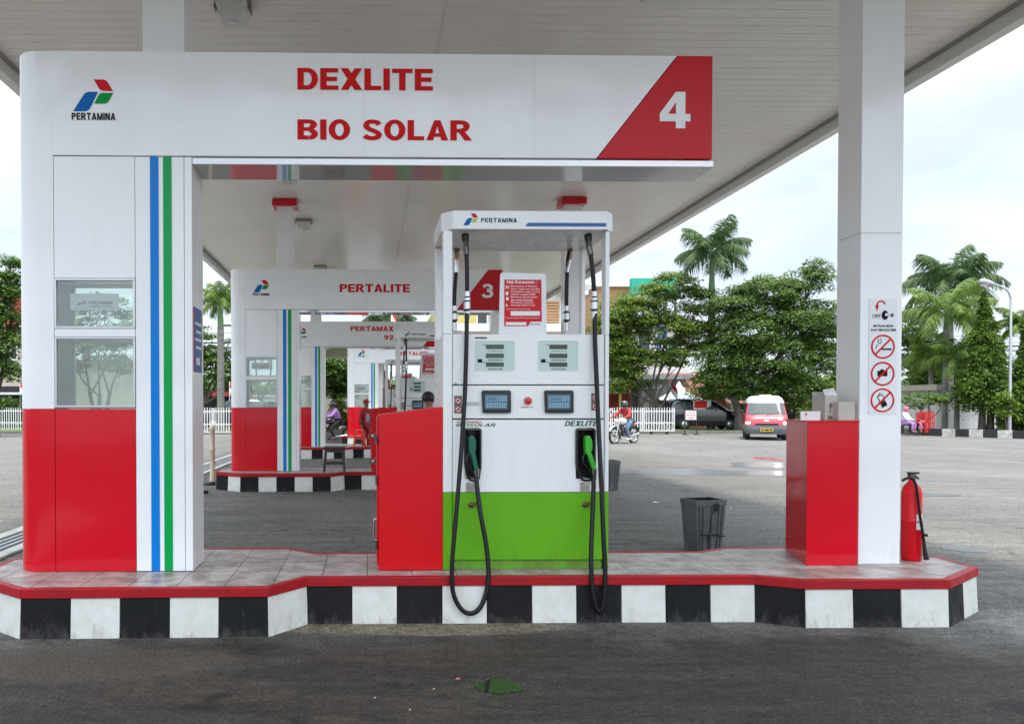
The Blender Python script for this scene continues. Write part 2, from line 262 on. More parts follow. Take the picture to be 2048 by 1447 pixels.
# ---------------------------------------------------------------- object helpers
def tag(o, label=None, cat=None, group=None, kind=None):
    if label: o['label'] = label
    if cat: o['category'] = cat
    if group: o['group'] = group
    if kind: o['kind'] = kind
    return o
def thing(name, label, cat, loc=(0, 0, 0), rz=0, group=None):
    o = bpy.data.objects.new(name, None); col.objects.link(o); o.location = loc; o.rotation_euler = (0, 0, rz); o.empty_display_size = .1
    return tag(o, label, cat, group)
def root(o):
    while o.parent: o = o.parent
    return o
def copy_tree(o, parent=None):
    c = o.copy(); col.objects.link(c)
    if parent: c.parent = parent
    for ch in list(o.children): copy_tree(ch, c)
    return c
_tc = {}
def glyphs(body, bold, shear, space):
    k = (body, bold, shear, space)
    if k in _tc: return _tc[k]
    cu = bpy.data.curves.new('txt', 'FONT'); cu.body = body; cu.offset = bold; cu.shear = shear; cu.space_character = space; cu.resolution_u = 3; cu.align_x = 'CENTER'
    o = bpy.data.objects.new('txt', cu); col.objects.link(o); dg = bpy.context.evaluated_depsgraph_get()
    me = bpy.data.meshes.new_from_object(o.evaluated_get(dg)); v = [(p.co.x, p.co.y) for p in me.vertices]; f = [tuple(p.vertices) for p in me.polygons]
    bpy.data.objects.remove(o); bpy.data.curves.remove(cu); bpy.data.meshes.remove(me); _tc[k] = (v, f); return v, f
def block(ch, wt=1.0):
    T, H = .27 * wt, .20 * wt; P = []
    def r(a, b, c, d): P.append([(a, c), (b, c), (b, d), (a, d)])
    def band(pts, th, n=7):
        q = smooth_path([(a, b, 0) for a, b in pts], n); k = len(q); e = []
        for i in range(k):
            d = (q[min(i + 1, k - 1)] - q[max(i - 1, 0)]).normalized(); u = d.x * d.x; w_ = (th[0] * abs(d.y) + th[1] * abs(d.x)) / (abs(d.x) + abs(d.y)); nn = Vector((-d.y, d.x, 0)) * w_ / 2
            e.append((q[i] + nn, q[i] - nn))
        for (a, b), (c, d) in zip(e, e[1:]): P.append([(b.x, b.y), (d.x, d.y), (c.x, c.y), (a.x, a.y)])
    def arc(cx, cz, rx, rz, a0, a1, n=14):      # outer radii; band T wide at the sides, H at top and bottom
        A = [R(a0 + (a1 - a0) * i / n) for i in range(n + 1)]
        o = [(cx + rx * math.cos(a), cz + rz * math.sin(a)) for a in A]; i_ = [(cx + (rx - T) * math.cos(a), cz + (rz - H) * math.sin(a)) for a in A]
        for j in range(n): P.append([i_[j], o[j], o[j + 1], i_[j + 1]])
    if ch == 'I': r(0, T, 0, 1); return T, P
    if ch == 'L': r(0, T, 0, 1); r(T, .70, 0, H); return .70, P
    if ch == 'E': r(0, T, 0, 1); r(T, .76, 0, H); r(T, .70, .5 - H / 2, .5 + H / 2); r(T, .75, 1 - H, 1); return .76, P
    if ch == 'T': r(0, .86, 1 - H, 1); r(.43 - T / 2, .43 + T / 2, 0, 1 - H); return .86, P
    if ch == 'D': r(0, T, 0, 1); r(T, .42, 0, H); r(T, .42, 1 - H, 1); arc(.42, .5, .44, .5, -90, 90); return .86, P
    if ch in 'PR':
        r(0, T, 0, 1); q = .30; r(T, .46, 1 - H, 1); r(T, .46, 1 - 2 * q, 1 - 2 * q + H * .9); arc(.46, 1 - q, .36, q, -90, 90, 12)
        if ch == 'R': P.append([(.60, 0), (.92, 0), (.62, .42), (.34, .41)]); return .90, P
        return .82, P
    if ch == 'B': r(0, T, 0, 1); r(T, .48, 1 - H, 1); r(T, .48, 0, H); r(T, .50, .52 - H * .45, .52 + H * .45); arc(.48, .74, .34, .26, -90, 90, 10); arc(.50, .275, .36, .275, -90, 90, 10); return .86, P
    if ch == 'O': arc(.45, .5, .45, .52, 0, 360, 28); return .90, P
    if ch == 'X': P.append([(0, 0), (.32, 0), (.90, 1), (.58, 1)]); P.append([(.0, 1), (.58, 0), (.90, 0), (.32, 1)]); return .9, P
    if ch == 'A': P.append([(0, 0), (.29 * wt, 0), (.48, .78), (.33, 1)]); P.append([(.92 - .29 * wt, 0), (.92, 0), (.59, 1), (.44, .78)]); P.append([(.33, 1), (.44, .72), (.48, .72), (.59, 1)]); r(.25, .67, .18, .18 + H * .85); return .92, P
    if ch == 'M': r(0, T * .95, 0, 1); r(1.06 - T * .95, 1.06, 0, 1); P.append([(.40, 0), (.66, 0), (T * .95, 1), (T * .5, 1)]); P.append([(.40, 0), (.66, 0), (1.06 - T * .5, 1), (1.06 - T * .95, 1)]); return 1.06, P
    if ch == 'N': r(0, T, 0, 1); r(.88 - T, .88, 0, 1); P.append([(.88 - T * 1.15, 0), (.88 - T * .1, 0), (T * 1.15, 1), (T * .1, 1)]); return .88, P
    if ch == 'S': band([(.10, .22), (.20, .13), (.44, .085), (.66, .16), (.68, .31), (.50, .44), (.28, .55), (.16, .70), (.24, .87), (.44, .915), (.62, .87), (.71, .76)], (T * .95, H * .98)); return .82, P
    if ch == '2': band([(.13, .68), (.20, .86), (.42, .90), (.62, .82), (.63, .62), (.45, .42), (.22, .20)], (T, H)); r(.06, .80, 0, H); return .82, P
    if ch == '3': band([(.12, .78), (.26, .88), (.46, .90), (.62, .80), (.60, .62), (.36, .54)], (T * .9, H * .9)); band([(.36, .515), (.58, .48), (.66, .30), (.56, .13), (.36, .09), (.20, .13), (.10, .26)], (T * .9, H * .9)); return .80, P
    if ch == '4': P.append([(.42, 1), (.0, .40), (.0, .20), (.20, .32)]); P.append([(.42, 1), (.20, .36), (.62, 1)]); P.pop(); r(.44, .70, 0, 1); P.append([(.44, 1), (.44, .72), (.22, .38), (.0, .40)]); P.pop(0); r(0, .44, .19, .395); r(.70, .84, .19, .395); return .84, P
    if ch == '9': arc(.40, .68, .38, .33, 0, 360, 20); band([(.65, .60), (.64, .34), (.50, .12), (.30, .08), (.12, .20)], (T * .9, H)); return .78, P
    return .5, P
class MB:
    def __init__(s): s.v = []; s.f = []; s.m = []; s.sm = []
    def add(s, vs, fs, m, smooth=False, T=None):
        o = len(s.v)
        s.v += [tuple(T @ Vector(p)) if T else tuple(p) for p in vs]
        for f in fs: s.f.append(tuple(i + o for i in f)); s.m.append(m); s.sm.append(smooth)
        return s
    def box(s, x0, x1, y0, y1, z0, z1, m, T=None):
        v = [(x0, y0, z0), (x1, y0, z0), (x1, y1, z0), (x0, y1, z0), (x0, y0, z1), (x1, y0, z1), (x1, y1, z1), (x0, y1, z1)]
        return s.add(v, [(0, 3, 2, 1), (4, 5, 6, 7), (0, 1, 5, 4), (1, 2, 6, 5), (2, 3, 7, 6), (3, 0, 4, 7)], m, T=T)
    def prism(s, pts, z0, z1, m, T=None, smooth=False, caps=True):      # pts in xy, CCW
        n = len(pts); v = [(x, y, z0) for x, y in pts] + [(x, y, z1) for x, y in pts]
        f = [(i, (i + 1) % n, (i + 1) % n + n, i + n) for i in range(n)]
        s.add(v, f, m, smooth, T)
        if caps: s.add(v, [tuple(range(n))[::-1], tuple(range(n, 2 * n))], m, False, T)
        return s
    def prismy(s, pts, y0, y1, m, T=None):                                # pts in xz (CCW seen from -y)
        n = len(pts); v = [(x, y0, z) for x, z in pts] + [(x, y1, z) for x, z in pts]
        f = [(i + n, (i + 1) % n + n, (i + 1) % n, i) for i in range(n)] + [tuple(range(n)), tuple(range(n, 2 * n))[::-1]]
        return s.add(v, f, m, T=T)
    def tube(s, pts, r, m, seg=8, T=None, caps=True):
        pts = [Vector(p) for p in pts]; n = len(pts); rs = r if isinstance(r, (list, tuple)) else [r] * n
        vs = []; up = None
        for i, p in enumerate(pts):
            d = (pts[min(i + 1, n - 1)] - pts[max(i - 1, 0)]).normalized()
            if up is None:
                up = d.orthogonal().normalized()
            up = (up - d * up.dot(d)).normalized(); sd_ = d.cross(up)
            for k in range(seg):
                a = 2 * math.pi * k / seg; vs.append(p + (up * math.cos(a) + sd_ * math.sin(a)) * rs[i])
        fs = [(i * seg + k, i * seg + (k + 1) % seg, (i + 1) * seg + (k + 1) % seg, (i + 1) * seg + k) for i in range(n - 1) for k in range(seg)]
        s.add(vs, fs, m, True, T)
        if caps: s.add(vs, [tuple(range(seg))[::-1], tuple(range((n - 1) * seg, n * seg))], m, False, T)
        return s
    def cyl(s, p, q, r, m, seg=16, T=None): return s.tube([p, q], r, m, seg, T)
    def lathe(s, c, prof, m, seg=20, T=None, axis='z'):
        vs = []
        for r, h in prof:
            for k in range(seg):
                a = 2 * math.pi * k / seg; x, y = r * math.cos(a), r * math.sin(a)
                vs.append({'z': (c[0] + x, c[1] + y, c[2] + h), 'y': (c[0] + x, c[1] + h, c[2] - y), 'x': (c[0] + h, c[1] + x, c[2] + y)}[axis])
        n = len(prof); fs = [(i * seg + k, i * seg + (k + 1) % seg, (i + 1) * seg + (k + 1) % seg, (i + 1) * seg + k) for i in range(n - 1) for k in range(seg)]
        return s.add(vs, fs, m, True, T)
    def ball(s, c, r, m, seg=14, T=None, lo=-1.0):
        rx, ry, rz = r if isinstance(r, tuple) else (r, r, r); prof = []
        a0 = math.asin(lo)
        vs = []; n = 9
        for i in range(n):
            a = a0 + (math.pi / 2 - a0) * i / (n - 1)
            for k in range(seg):
                b = 2 * math.pi * k / seg; vs.append((c[0] + rx * math.cos(a) * math.cos(b), c[1] + ry * math.cos(a) * math.sin(b), c[2] + rz * math.sin(a)))
        fs = [(i * seg + k, i * seg + (k + 1) % seg, (i + 1) * seg + (k + 1) % seg, (i + 1) * seg + k) for i in range(n - 1) for k in range(seg)]
        return s.add(vs, fs, m, True, T)
    def text(s, body, x0, x1, z0, z1, y, m, bold=0.0, shear=0.0, space=1.0, axis='y', T=None):
        v, f = glyphs(body, bold, shear, space); ax = min(p[0] for p in v); bx = max(p[0] for p in v); az = min(p[1] for p in v); bz = max(p[1] for p in v)
        q = []
        for a, b in v:
            u = x0 + (a - ax) / (bx - ax) * (x1 - x0); h = z0 + (b - az) / (bz - az) * (z1 - z0)
            q.append((u, y, h) if axis == 'y' else (y, u, h))
        return s.add(q, f, m, T=T)
    def word(s, body, x0, x1, z0, z1, y, m, wt=1.0, gap=.10, shear=0):      # heavy block capitals drawn as polygons
        pieces = []; x = 0
        for ch in body:
            if ch == ' ': x += .42; continue
            w_, ps = block(ch, wt); pieces += [[(x + a, b) for a, b in p] for p in ps]; x += w_ + gap
        W = x - gap
        for i, p in enumerate(pieces):
            s.add([(x0 + (a + shear * b) / (W + shear) * (x1 - x0), y - .00009 * (i % 13), z0 + b * (z1 - z0)) for a, b in p], [tuple(range(len(p)))], m)
        return s
    def build(s, name, parent=None, bevel=0, seg=2):
        me = bpy.data.meshes.new(name); off = root(parent).location if parent else Vector((0, 0, 0))
        me.from_pydata([(a - off.x, b - off.y, c - off.z) for a, b, c in s.v], [], s.f)
        names = list(dict.fromkeys(s.m))
        for n in names: me.materials.append(MATS[n])
        ix = {n: i for i, n in enumerate(names)}
        me.polygons.foreach_set('material_index', [ix[n] for n in s.m]); me.polygons.foreach_set('use_smooth', s.sm); me.update()
        o = bpy.data.objects.new(name, me); col.objects.link(o)
        if parent: o.parent = parent
        if bevel:
            b = o.modifiers.new('bevel', 'BEVEL'); b.width = bevel; b.segments = seg; b.limit_method = 'ANGLE'; b.angle_limit = R(40)
        return o
def own(o, loc):           # give a top-level mesh its origin at its base
    o.data.transform(Matrix.Translation(-Vector(loc))); o.location = loc; return o
def round_poly(pts, r, n=4):
    out = []; k = len(pts)
    rs = r if isinstance(r, (list, tuple)) else [r] * k
    for i in range(k):
        p, a, b = Vector(pts[i]), Vector(pts[i - 1]), Vector(pts[(i + 1) % k])
        if rs[i] <= 0: out.append(tuple(p)); continue
        u = (a - p).normalized(); v = (b - p).normalized(); rr = min(rs[i], (a - p).length * .45, (b - p).length * .45)
        p0 = p + u * rr; p1 = p + v * rr
        for j in range(n + 1):
            t = j / n; out.append(tuple(p0 * (1 - t) ** 2 + p * 2 * t * (1 - t) + p1 * t * t))
    return out
def smooth_path(pts, n=6):
    P = [Vector(p) for p in pts]; out = []
    for i in range(len(P) - 1):
        a, b, c, d = P[max(i - 1, 0)], P[i], P[i + 1], P[min(i + 2, len(P) - 1)]
        for j in range(n):
            t = j / n; out.append(.5 * ((2 * b) + (c - a) * t + (2 * a - 5 * b + 4 * c - d) * t * t + (3 * b - a - 3 * c + d) * t ** 3))
    out.append(P[-1]); return out
def logo(mb, x0, x1, z0, z1, y, third='logo_green'):    # three slanted leaves, one folded over
    def q(pts, r): return [(x0 + (a - 485) / 252 * (x1 - x0), z1 - (b - 535) / 195 * (z1 - z0)) for a, b in round_poly(pts, r)]
    for pts, r, m in (([(615, 535), (655, 604), (735, 605), (692, 535)], [0, 22, 0, 22], 'logo_red'), ([(485, 730), (582, 729), (641, 611), (562, 611)], [0, 26, 0, 26], 'logo_blue'), ([(617, 682), (699, 682), (737, 616), (652, 616)], [0, 22, 0, 22], third)):
        p = q(pts, r); mb.add([(a, y, b) for a, b in p], [tuple(range(len(p)))], m)
# ================================================================ THE STATION
Y1 = 5.13; PITCHY = 8.0; TOP = .31; CEIL = 5.14
OFF = Vector((0, 0, 0))
_b0 = MB.build
def _build(s, name, parent=None, bevel=0, seg=2):
    if OFF.length: s.v = [(a + OFF.x, b + OFF.y, c + OFF.z) for a, b, c in s.v]
    return _b0(s, name, parent, bevel, seg)
MB.build = _build
def X(px, Y=Y1): return at(px, 813, Y).x
def Z(py, Y=Y1, px=1024): return at(px, py, Y).z
# ---- ground
mb = MB(); mb.box(-400, 400, -60, 900, -.5, 0, 'asphalt'); tag(mb.build('ground'), kind='structure')
def blob(name, px0, px1, py0, py1, m, z=.004, seedv=1, n=40, rough=.18, pts=None):
    r = random.Random(seedv); a = gz((px0 + px1) / 2, (py0 + py1) / 2, z); l = gz(px0, (py0 + py1) / 2, z); t_ = gz((px0 + px1) / 2, py0, z); b_ = gz((px0 + px1) / 2, py1, z)
    rx = (a - l).length; cy = (t_.y + b_.y) / 2; ry = (t_.y - b_.y) / 2; ph = [r.uniform(0, 6.28) for _ in range(6)]; P = []
    for i in range(n):
        t = 2 * math.pi * i / n; k = 1 + rough * sum(math.sin((j + 2) * t + ph[j]) / (j + 1.5) for j in range(6)) + r.uniform(-.03, .03)
        P.append((a.x + rx * k * math.cos(t), cy + ry * k * math.sin(t), z))
    o = MB().add(P, [tuple(range(n))], m); return tag(o.build(name), kind='structure')
blob('puddle', 955, 1040, 1356, 1387, 'water', seedv=3, rough=.12)
blob('puddle', 1215, 1640, 938, 951, 'wet_film_sky', .004, 9, rough=.3); blob('puddle', 1516, 1562, 914, 920, 'water', .004, 5, rough=.25)
blob('puddle', 1470, 1720, 924, 937, 'wet_film_sky', .0045, 11, rough=.3)
blob('puddle', 1885, 1975, 1091, 1103, 'wet_film_sky', .004, 6); blob('puddle', 1830, 1900, 985, 992, 'wet_film_sky', .004, 16, rough=.3)
r = random.Random(12); g = gz(997, 1371, 0); mb = MB()
for i in range(230):
    a = r.uniform(0, 6.28); q = r.gauss(1.0, .22) if i < 150 else r.uniform(.9, 3.2); x = g.x + .125 * q * math.cos(a); y = g.y + .085 * q * math.sin(a); k = r.uniform(.0015, .004)
    mb.add([(x - k, y, .002), (x, y - k, .002), (x + k, y, .002), (x, y + k, .002), (x + k * .2, y, .003 + k)], [(0, 1, 4), (1, 2, 4), (2, 3, 4), (3, 0, 4)], r.choice(('concrete_tan', 'seam_dark', 'soil_kerb', 'seam_dark')))
tag(mb.build('gravel'), 'loose gravel scattered round the near puddle', 'gravel', kind='stuff')
# ---- islands
FR = [(-2.14, 4.65), (-.62, 4.67), (-.40, 4.94), (2.58, 4.94), (2.84, 4.80), (3.78, 4.80), (4.27, 5.17), (4.27, 5.52), (3.78, 5.92), (2.84, 5.92), (2.58, 5.76), (-.40, 5.76), (-.62, 5.95), (-2.14, 5.95), (-2.62, 5.55), (-2.62, 5.03)]
FR = [(x, y - Y1) for x, y in FR]
def inset(P, d):
    out = []; n = len(P)
    for i in range(n):
        a, p, b = Vector(P[i - 1]), Vector(P[i]), Vector(P[(i + 1) % n]); u = (p - a).normalized(); v = (b - p).normalized()
        n1 = Vector((-u.y, u.x)); n2 = Vector((-v.y, v.x)); m = (n1 + n2).normalized(); out.append(tuple(p + m * d / max(.4, m.dot(n1))))
    return out
def island(dx, dy, label):
    global OFF; OFF = Vector((dx, Y1 + dy, 0))
    t = thing('pump_island', label, 'pump island', (OFF.x, OFF.y, 0), group='raised pump islands with chequered kerbs')
    core = inset(FR, .012); MB().prism(core, 0, TOP - .062, 'seam_dark').build('kerb_core', t)
    mb = MB(); k = 0; n = len(FR); counts = [5, 1, 10, 1, 3, 2, 1, 2, 3, 1, 10, 1, 5, 2, 1, 2]
    for i in range(n):
        a = Vector(FR[i]); b = Vector(FR[(i + 1) % n]); c = counts[i]; u = (b - a) / c; nn = Vector((u.y, -u.x)).normalized()
        for j in range(c):
            p = a + u * j + u.normalized() * .0025; q = a + u * (j + 1) - u.normalized() * .0025
            if j == 0: p = a.copy()
            if j == c - 1: q = b.copy()
            m = ('kerb_black', 'kerb_white')[k % 2]; k += 1; s_ = nn * .012; zt = TOP - .062
            v = [(p.x + s_.x, p.y + s_.y, 0), (q.x + s_.x, q.y + s_.y, 0), (q.x, q.y, zt), (p.x, p.y, zt)]
            iv = [(p.x - nn.x * .02, p.y - nn.y * .02, 0), (q.x - nn.x * .02, q.y - nn.y * .02, 0), (q.x - nn.x * .02, q.y - nn.y * .02, zt), (p.x - nn.x * .02, p.y - nn.y * .02, zt)]
            mb.add(v + iv, [(0, 1, 2, 3), (1, 5, 6, 2), (4, 0, 3, 7), (3, 2, 6, 7)], m)
    mb.build('kerb_tiles', t, bevel=.003)
    # red trim ring, a little proud of the tiles
    o_ = inset(FR, -.012); i_ = inset(FR, .035); mb = MB(); n = len(o_)
    v = [(x, y, TOP - .062) for x, y in o_] + [(x, y, TOP) for x, y in o_] + [(x, y, TOP) for x, y in i_] + [(x, y, TOP - .062) for x, y in i_]
    f = []
    for i in range(n):
        j = (i + 1) % n; f += [(i, j, n + j, n + i), (n + i, n + j, 2 * n + j, 2 * n + i), (2 * n + i, 2 * n + j, 3 * n + j, 3 * n + i), (3 * n + i, 3 * n + j, j, i)]
    mb.add(v, f, 'kerb_red').build('edge_trim', t, bevel=.005)
    MB().prism(inset(FR, .0352), TOP - .06, TOP - .003, 'deck_tile').build('tile_deck', t)
    OFF = Vector((0, 0, 0)); return t
I4 = (1.62, 24)
island(0, 0, 'nearest tiled pump island with black and white kerb under the green and white dispenser')
island(0, 8, 'second pump island from the camera, under the sign reading PERTALITE with number 3')
island(0, 16, 'third pump island, with the orange stool standing on it')
island(I4[0], I4[1], 'farthest pump island, seen beyond the orange stool')
# ---- sign gantries
def gantry(dx, dy, label, words, number=None, hood=True):
    global OFF; OFF = Vector((dx, Y1 + dy, 0)); D = .34
    t = thing('sign_gantry', label, 'fuel sign', (OFF.x - 1.8, OFF.y, TOP), group='white portal signs over the islands')
    xl, xs, xw, xp, xr = X(54, 5.34), X(109), X(272), X(385), X(1420); zb, zt, zr = Z(313), Z(110), Z(817)
    zt = 3.825; zb = 3.125
    r = .2 - .03; arc = [(xl + r - r * math.cos(a), r - r * math.sin(a)) for a in [i * math.pi / 2 / 10 for i in range(11)]]   # left -> front
    plan = arc + [(xs, 0), (xs, D)] + [(x, D - y) for x, y in arc[::-1]]
    def sm(mb, z0, z1, m):
        mb.prism(plan, z0, z1, m, smooth=False); 
        for i in range(len(mb.f)):
            if len(mb.f[i]) == 4: mb.sm[i] = True
    mb = MB(); sm(mb, zr + .001, zt, 'white_panel'); o = mb.build('rounded_post', t)
    o.data.set_sharp_from_angle(angle=R(35))
    mb = MB(); sm(mb, TOP - .002, zr - .002, 'red_panel'); o = mb.build('rounded_red_base', t); o.data.set_sharp_from_angle(angle=R(35))
    g = .003
    MB().box(xs + g, xw - g, 0, D, TOP - .002, zr - .002, 'red_panel').build('red_base_panel', t, bevel=.004)
    w0, w1 = X(110), X(271); wt, w1b, w2t, wb = Z(556, px=190), Z(657, px=190), Z(673, px=190), Z(815, px=190)
    MB().box(xs + g, xw - g, 0, D, wt, zb - g, 'white_panel').box(xs + g, xw - g, 0, D, w2t, w1b, 'white_panel').build('white_panelling', t, bevel=.003)
    # windows
    for (a, b) in ((w1b, wt), (wb, w2t)):
        a += .002; b -= .002
        q = .014
        for (y0, y1) in ((-.004, .03), (D - .03, D + .004)):
            fr = MB(); fr.box(xs + g, w1, y0, y1, b - q, b, 'alu').box(xs + g, w1, y0, y1, a, a + q, 'alu').box(xs + g, xs + g + q, y0, y1, a + q - .001, b - q + .001, 'alu').box(w1 - q, w1, y0, y1, a + q - .001, b - q + .001, 'alu')
            f = fr.build('window', t, bevel=.002); yy = (y0 + y1) / 2
            MB().box(xs + .02, w1 - q, yy - .002, yy + .002, a + q, b - q, 'pane').build('pane', f)
    MB().box(xs + g, w1, .03, D - .03, zr + .002, wb + .003, 'white_panel').build('shelf', t)
    MB().box(xs + .002, xs + .006, .03, D - .03, wb, wt - .02, 'wall_white').build('inner_lining', t)
    y0, y1, za, zc = -.0, .0, Z(588), Z(621)
    mb = MB().box(X(139), X(236), .024, .027, za if za < zc else zc, max(za, zc), 'poster_white')
    logo(mb, X(151), X(172), Z(609, px=150), Z(600, px=150), .022, 'logo_red'); mb.word('PERTAMINA', X(177), X(224), Z(607, px=150), Z(601, px=150), .0225, 'letter_black', .8, .14).text('LUBRICANTS', X(177), X(222), Z(613, px=150), Z(609.5, px=150), .0225, 'letter_black', .0)
    mb.build('lubricant_plate', t)
    # striped pilaster
    xm = X(370)
    MB().box(xw, xm - g, .0, D, TOP, zb - g, 'white_panel').box(xm, xp, .0, D, TOP, zb - g, 'white_panel').build('pilaster', t, bevel=.003)
    MB().box(X(302), X(319), -.0035, -.0005, TOP + .001, zb - .004, 'stripe_blue').build('blue_stripe', t)
    MB().box(X(328), X(345), -.0035, -.0005, TOP + .001, zb - .004, 'stripe_green').build('green_stripe', t)
    # header beam
    xa, xb_ = X(1350) - .004, X(1190)
    mb = MB(); h = -.010
    mb.prismy([(xs + g, zb), (xb_, zb), (xa, zt), (xs + g, zt)], h, D + .01, 'white_panel').build('header_beam', t, bevel=.004)
    MB().prismy([(xb_ + .004, zb), (xr, zb), (xr, zt), (xa + .004, zt)], h, D + .01, 'sign_red').build('red_header_end', t, bevel=.004)
    for sxp in (728, 1066):
        if sxp < 1190: MB().box(X(sxp) - .0005, X(sxp) + .0005, h - .0008, h + .001, zb + .004, zt - .004, 'roof_grey').build('panel_seam', t)
    MB().box(xp, xr + .02, .01, D + .012, zb - .05, zb - .003, 'gloss_soffit').build('soffit_trim', t, bevel=.004)
    mb = MB(); yl = h - .003
    logo(mb, X(151), X(231), Z(230), Z(167), yl); mb.build('logo', t)
    mb = MB().word('PERTAMINA', X(148), X(235), Z(247), Z(233), yl, 'letter_black', 1.0, .12)
    mb.build('lettering', t)
    if number: MB().word(number, X(1315), X(1376), Z(256), Z(183), yl, 'letter_white').build('number', t)
    for body, a, b, c, d in words: MB().word(body, X(a), X(b), Z(d), Z(c), yl, 'letter_red', 1.0, .09).build('lettering', t)
    if dy == 0:
        mb = MB(); ps = .012; xx = xp + .002
        mb.box(xx, xx + .003, .04, .27, Z(742, px=385), Z(611, px=385), 'poster_blue').box(xx - .0005, xx + .0025, .035, .04, Z(742, px=385), Z(611, px=385), 'sign_red')
        za, zc = Z(742, px=385), Z(611, px=385); q = xx + .005
        for k in range(4): mb.box(xx + .003, q, .07 + .02 * (k % 2), .24, zc - .12 - k * .055, zc - .10 - k * .055, 'poster_white')
        mb.box(xx + .003, q, .10, .2, za + .05, za + .10, 'poster_white').build('poster', t)
    OFF = Vector((0, 0, 0)); return t
gantry(0, 0, 'nearest white portal sign lettered DEXLITE and BIO SOLAR with a red number 4 corner', [('DEXLITE', 596, 865, 141, 184), ('BIO SOLAR', 596, 942, 243, 283)], '4')
gantry(0, 8, 'second portal sign from the camera, lettered PERTALITE with a red number 3 corner', [('PERTALITE', 593, 952, 186, 228)], '3')
gantry(0, 16, 'third portal sign, lettered PERTAMAX 92 beneath a strip of sky', [('PERTAMAX', 596, 950, 150, 190), ('92', 870, 950, 222, 260)])
gantry(I4[0], I4[1], 'farthest portal sign, behind the attendant in the red cap', [('PERTALITE', 593, 952, 186, 228)])
# ---- canopy
t = thing('station_canopy', 'huge flat canopy roof with white slatted metal ceiling over all the pump islands', 'canopy', (1.06, 10, CEIL))
XL, XR, YA, YB = -3.88, 6.0, 1.9, 25.0
mb = MB(); p = .15; n = int((YB - YA) / p); ys = []
for i in range(n):
    y = YA + i * p; ys += [(y, CEIL), (y + p * .93, CEIL - .001), (y + p * .95, CEIL + .006), (y + p * .98, CEIL + .006)]
ys.append((YB, CEIL))
v = [(XL, a, b) for a, b in ys] + [(XR, a, b) for a, b in ys]; k = len(ys)
mb.add(v, [(i, i + 1, k + i + 1, k + i) for i in range(k - 1)], 'ceiling'); mb.build('slatted_ceiling', t)
MB().box(XL, XR, YA, YB, CEIL + .03, CEIL + .9, 'fascia').build('roof_body', t)
def ring(x0, x1, y0, y1, z0, z1, w_):
    m = MB()
    m.box(x0 - w_, x0, y0 - w_, y1 + w_, z0, z1, 'fascia').box(x1, x1 + w_, y0 - w_, y1 + w_, z0, z1, 'fascia').box(x0, x1, y0 - w_, y0, z0, z1, 'fascia').box(x0, x1, y1, y1 + w_, z0, z1, 'fascia'); return m
ring(XL, XR, YA, YB, CEIL - .15, CEIL + .95, .12).build('fascia', t)
m = MB()
for x0, x1 in ((XL, XL + .05), (XR - .05, XR)): m.box(x0 + .001, x1 - .001, YA, YB, CEIL - .02, CEIL - .004, 'roof_grey')
m.box(.72, .735, YA, YB, CEIL - .010, CEIL - .0035, 'fascia'); m.build('ceiling_trim', t)
# ---- columns
def column(x, y, label, z0=TOP, ztop=CEIL + .02):
    t = thing('canopy_column', label, 'column', (x + .15, y, z0), group='square white columns carrying the canopy')
    w_, d = .30, .27; zj = 2.66
    MB().box(x, x + w_, y, y + d, z0 - .002, zj, 'white_panel').box(x, x + w_, y, y + d, zj + .0018, ztop, 'white_panel').box(x + .01, x + w_ - .01, y + .01, y + d - .01, z0, ztop, 'seam_dark').build('cladding', t, bevel=.003)
    mb = MB(); q = .07
    mb.box(x - q, x + w_ + q, y - q, y + d + q, ztop - .15, ztop - .035, 'red_panel').build('red_collar', t, bevel=.006)
    return t
xc1, xc2 = X(278, 5.2), X(1719, 5.28)
names = [('nearest', 'rising behind the sign with number 4', 'beside the red podium and fire extinguisher, with the warning notice on it'), ('second', 'rising behind the sign with number 3', 'seen through the frame of the nearest dispenser'), ('third', 'rising behind the PERTAMAX sign', 'far off behind the second dispenser')]
for i, (a, b, c) in enumerate(names):
    column(X(272, 5.3) + .0, Y1 + .36 + 8 * i, 'square white canopy column, %s row, %s' % (a, b))
    column(xc2, 5.28 + 8 * i, 'square white canopy column, %s row, %s' % (a, c))
t = thing('station_canopy', 'lower second canopy over the farthest island, glimpsed beyond the third portal sign', 'canopy', (1.8, 36, 4.35))
MB().box(-4.6, 8.2, 28.6, 44.5, 4.35, 4.44, 'ceiling').build('slatted_ceiling', t)
m = MB().box(-4.7, -4.6, 28.5, 44.6, 4.30, 4.62, 'fascia').box(8.2, 8.3, 28.5, 44.6, 4.30, 4.62, 'fascia').box(-4.6, 8.2, 28.5, 28.6, 4.30, 4.60, 'fascia').box(-4.6, 8.2, 44.5, 44.6, 4.30, 4.62, 'fascia'); m.build('fascia', t)
for x in (.3, 5.3): column(x, 29.5, 'square white column of the lower second canopy, %s side' % ('left' if x < 1 else 'right'), TOP, 4.36)
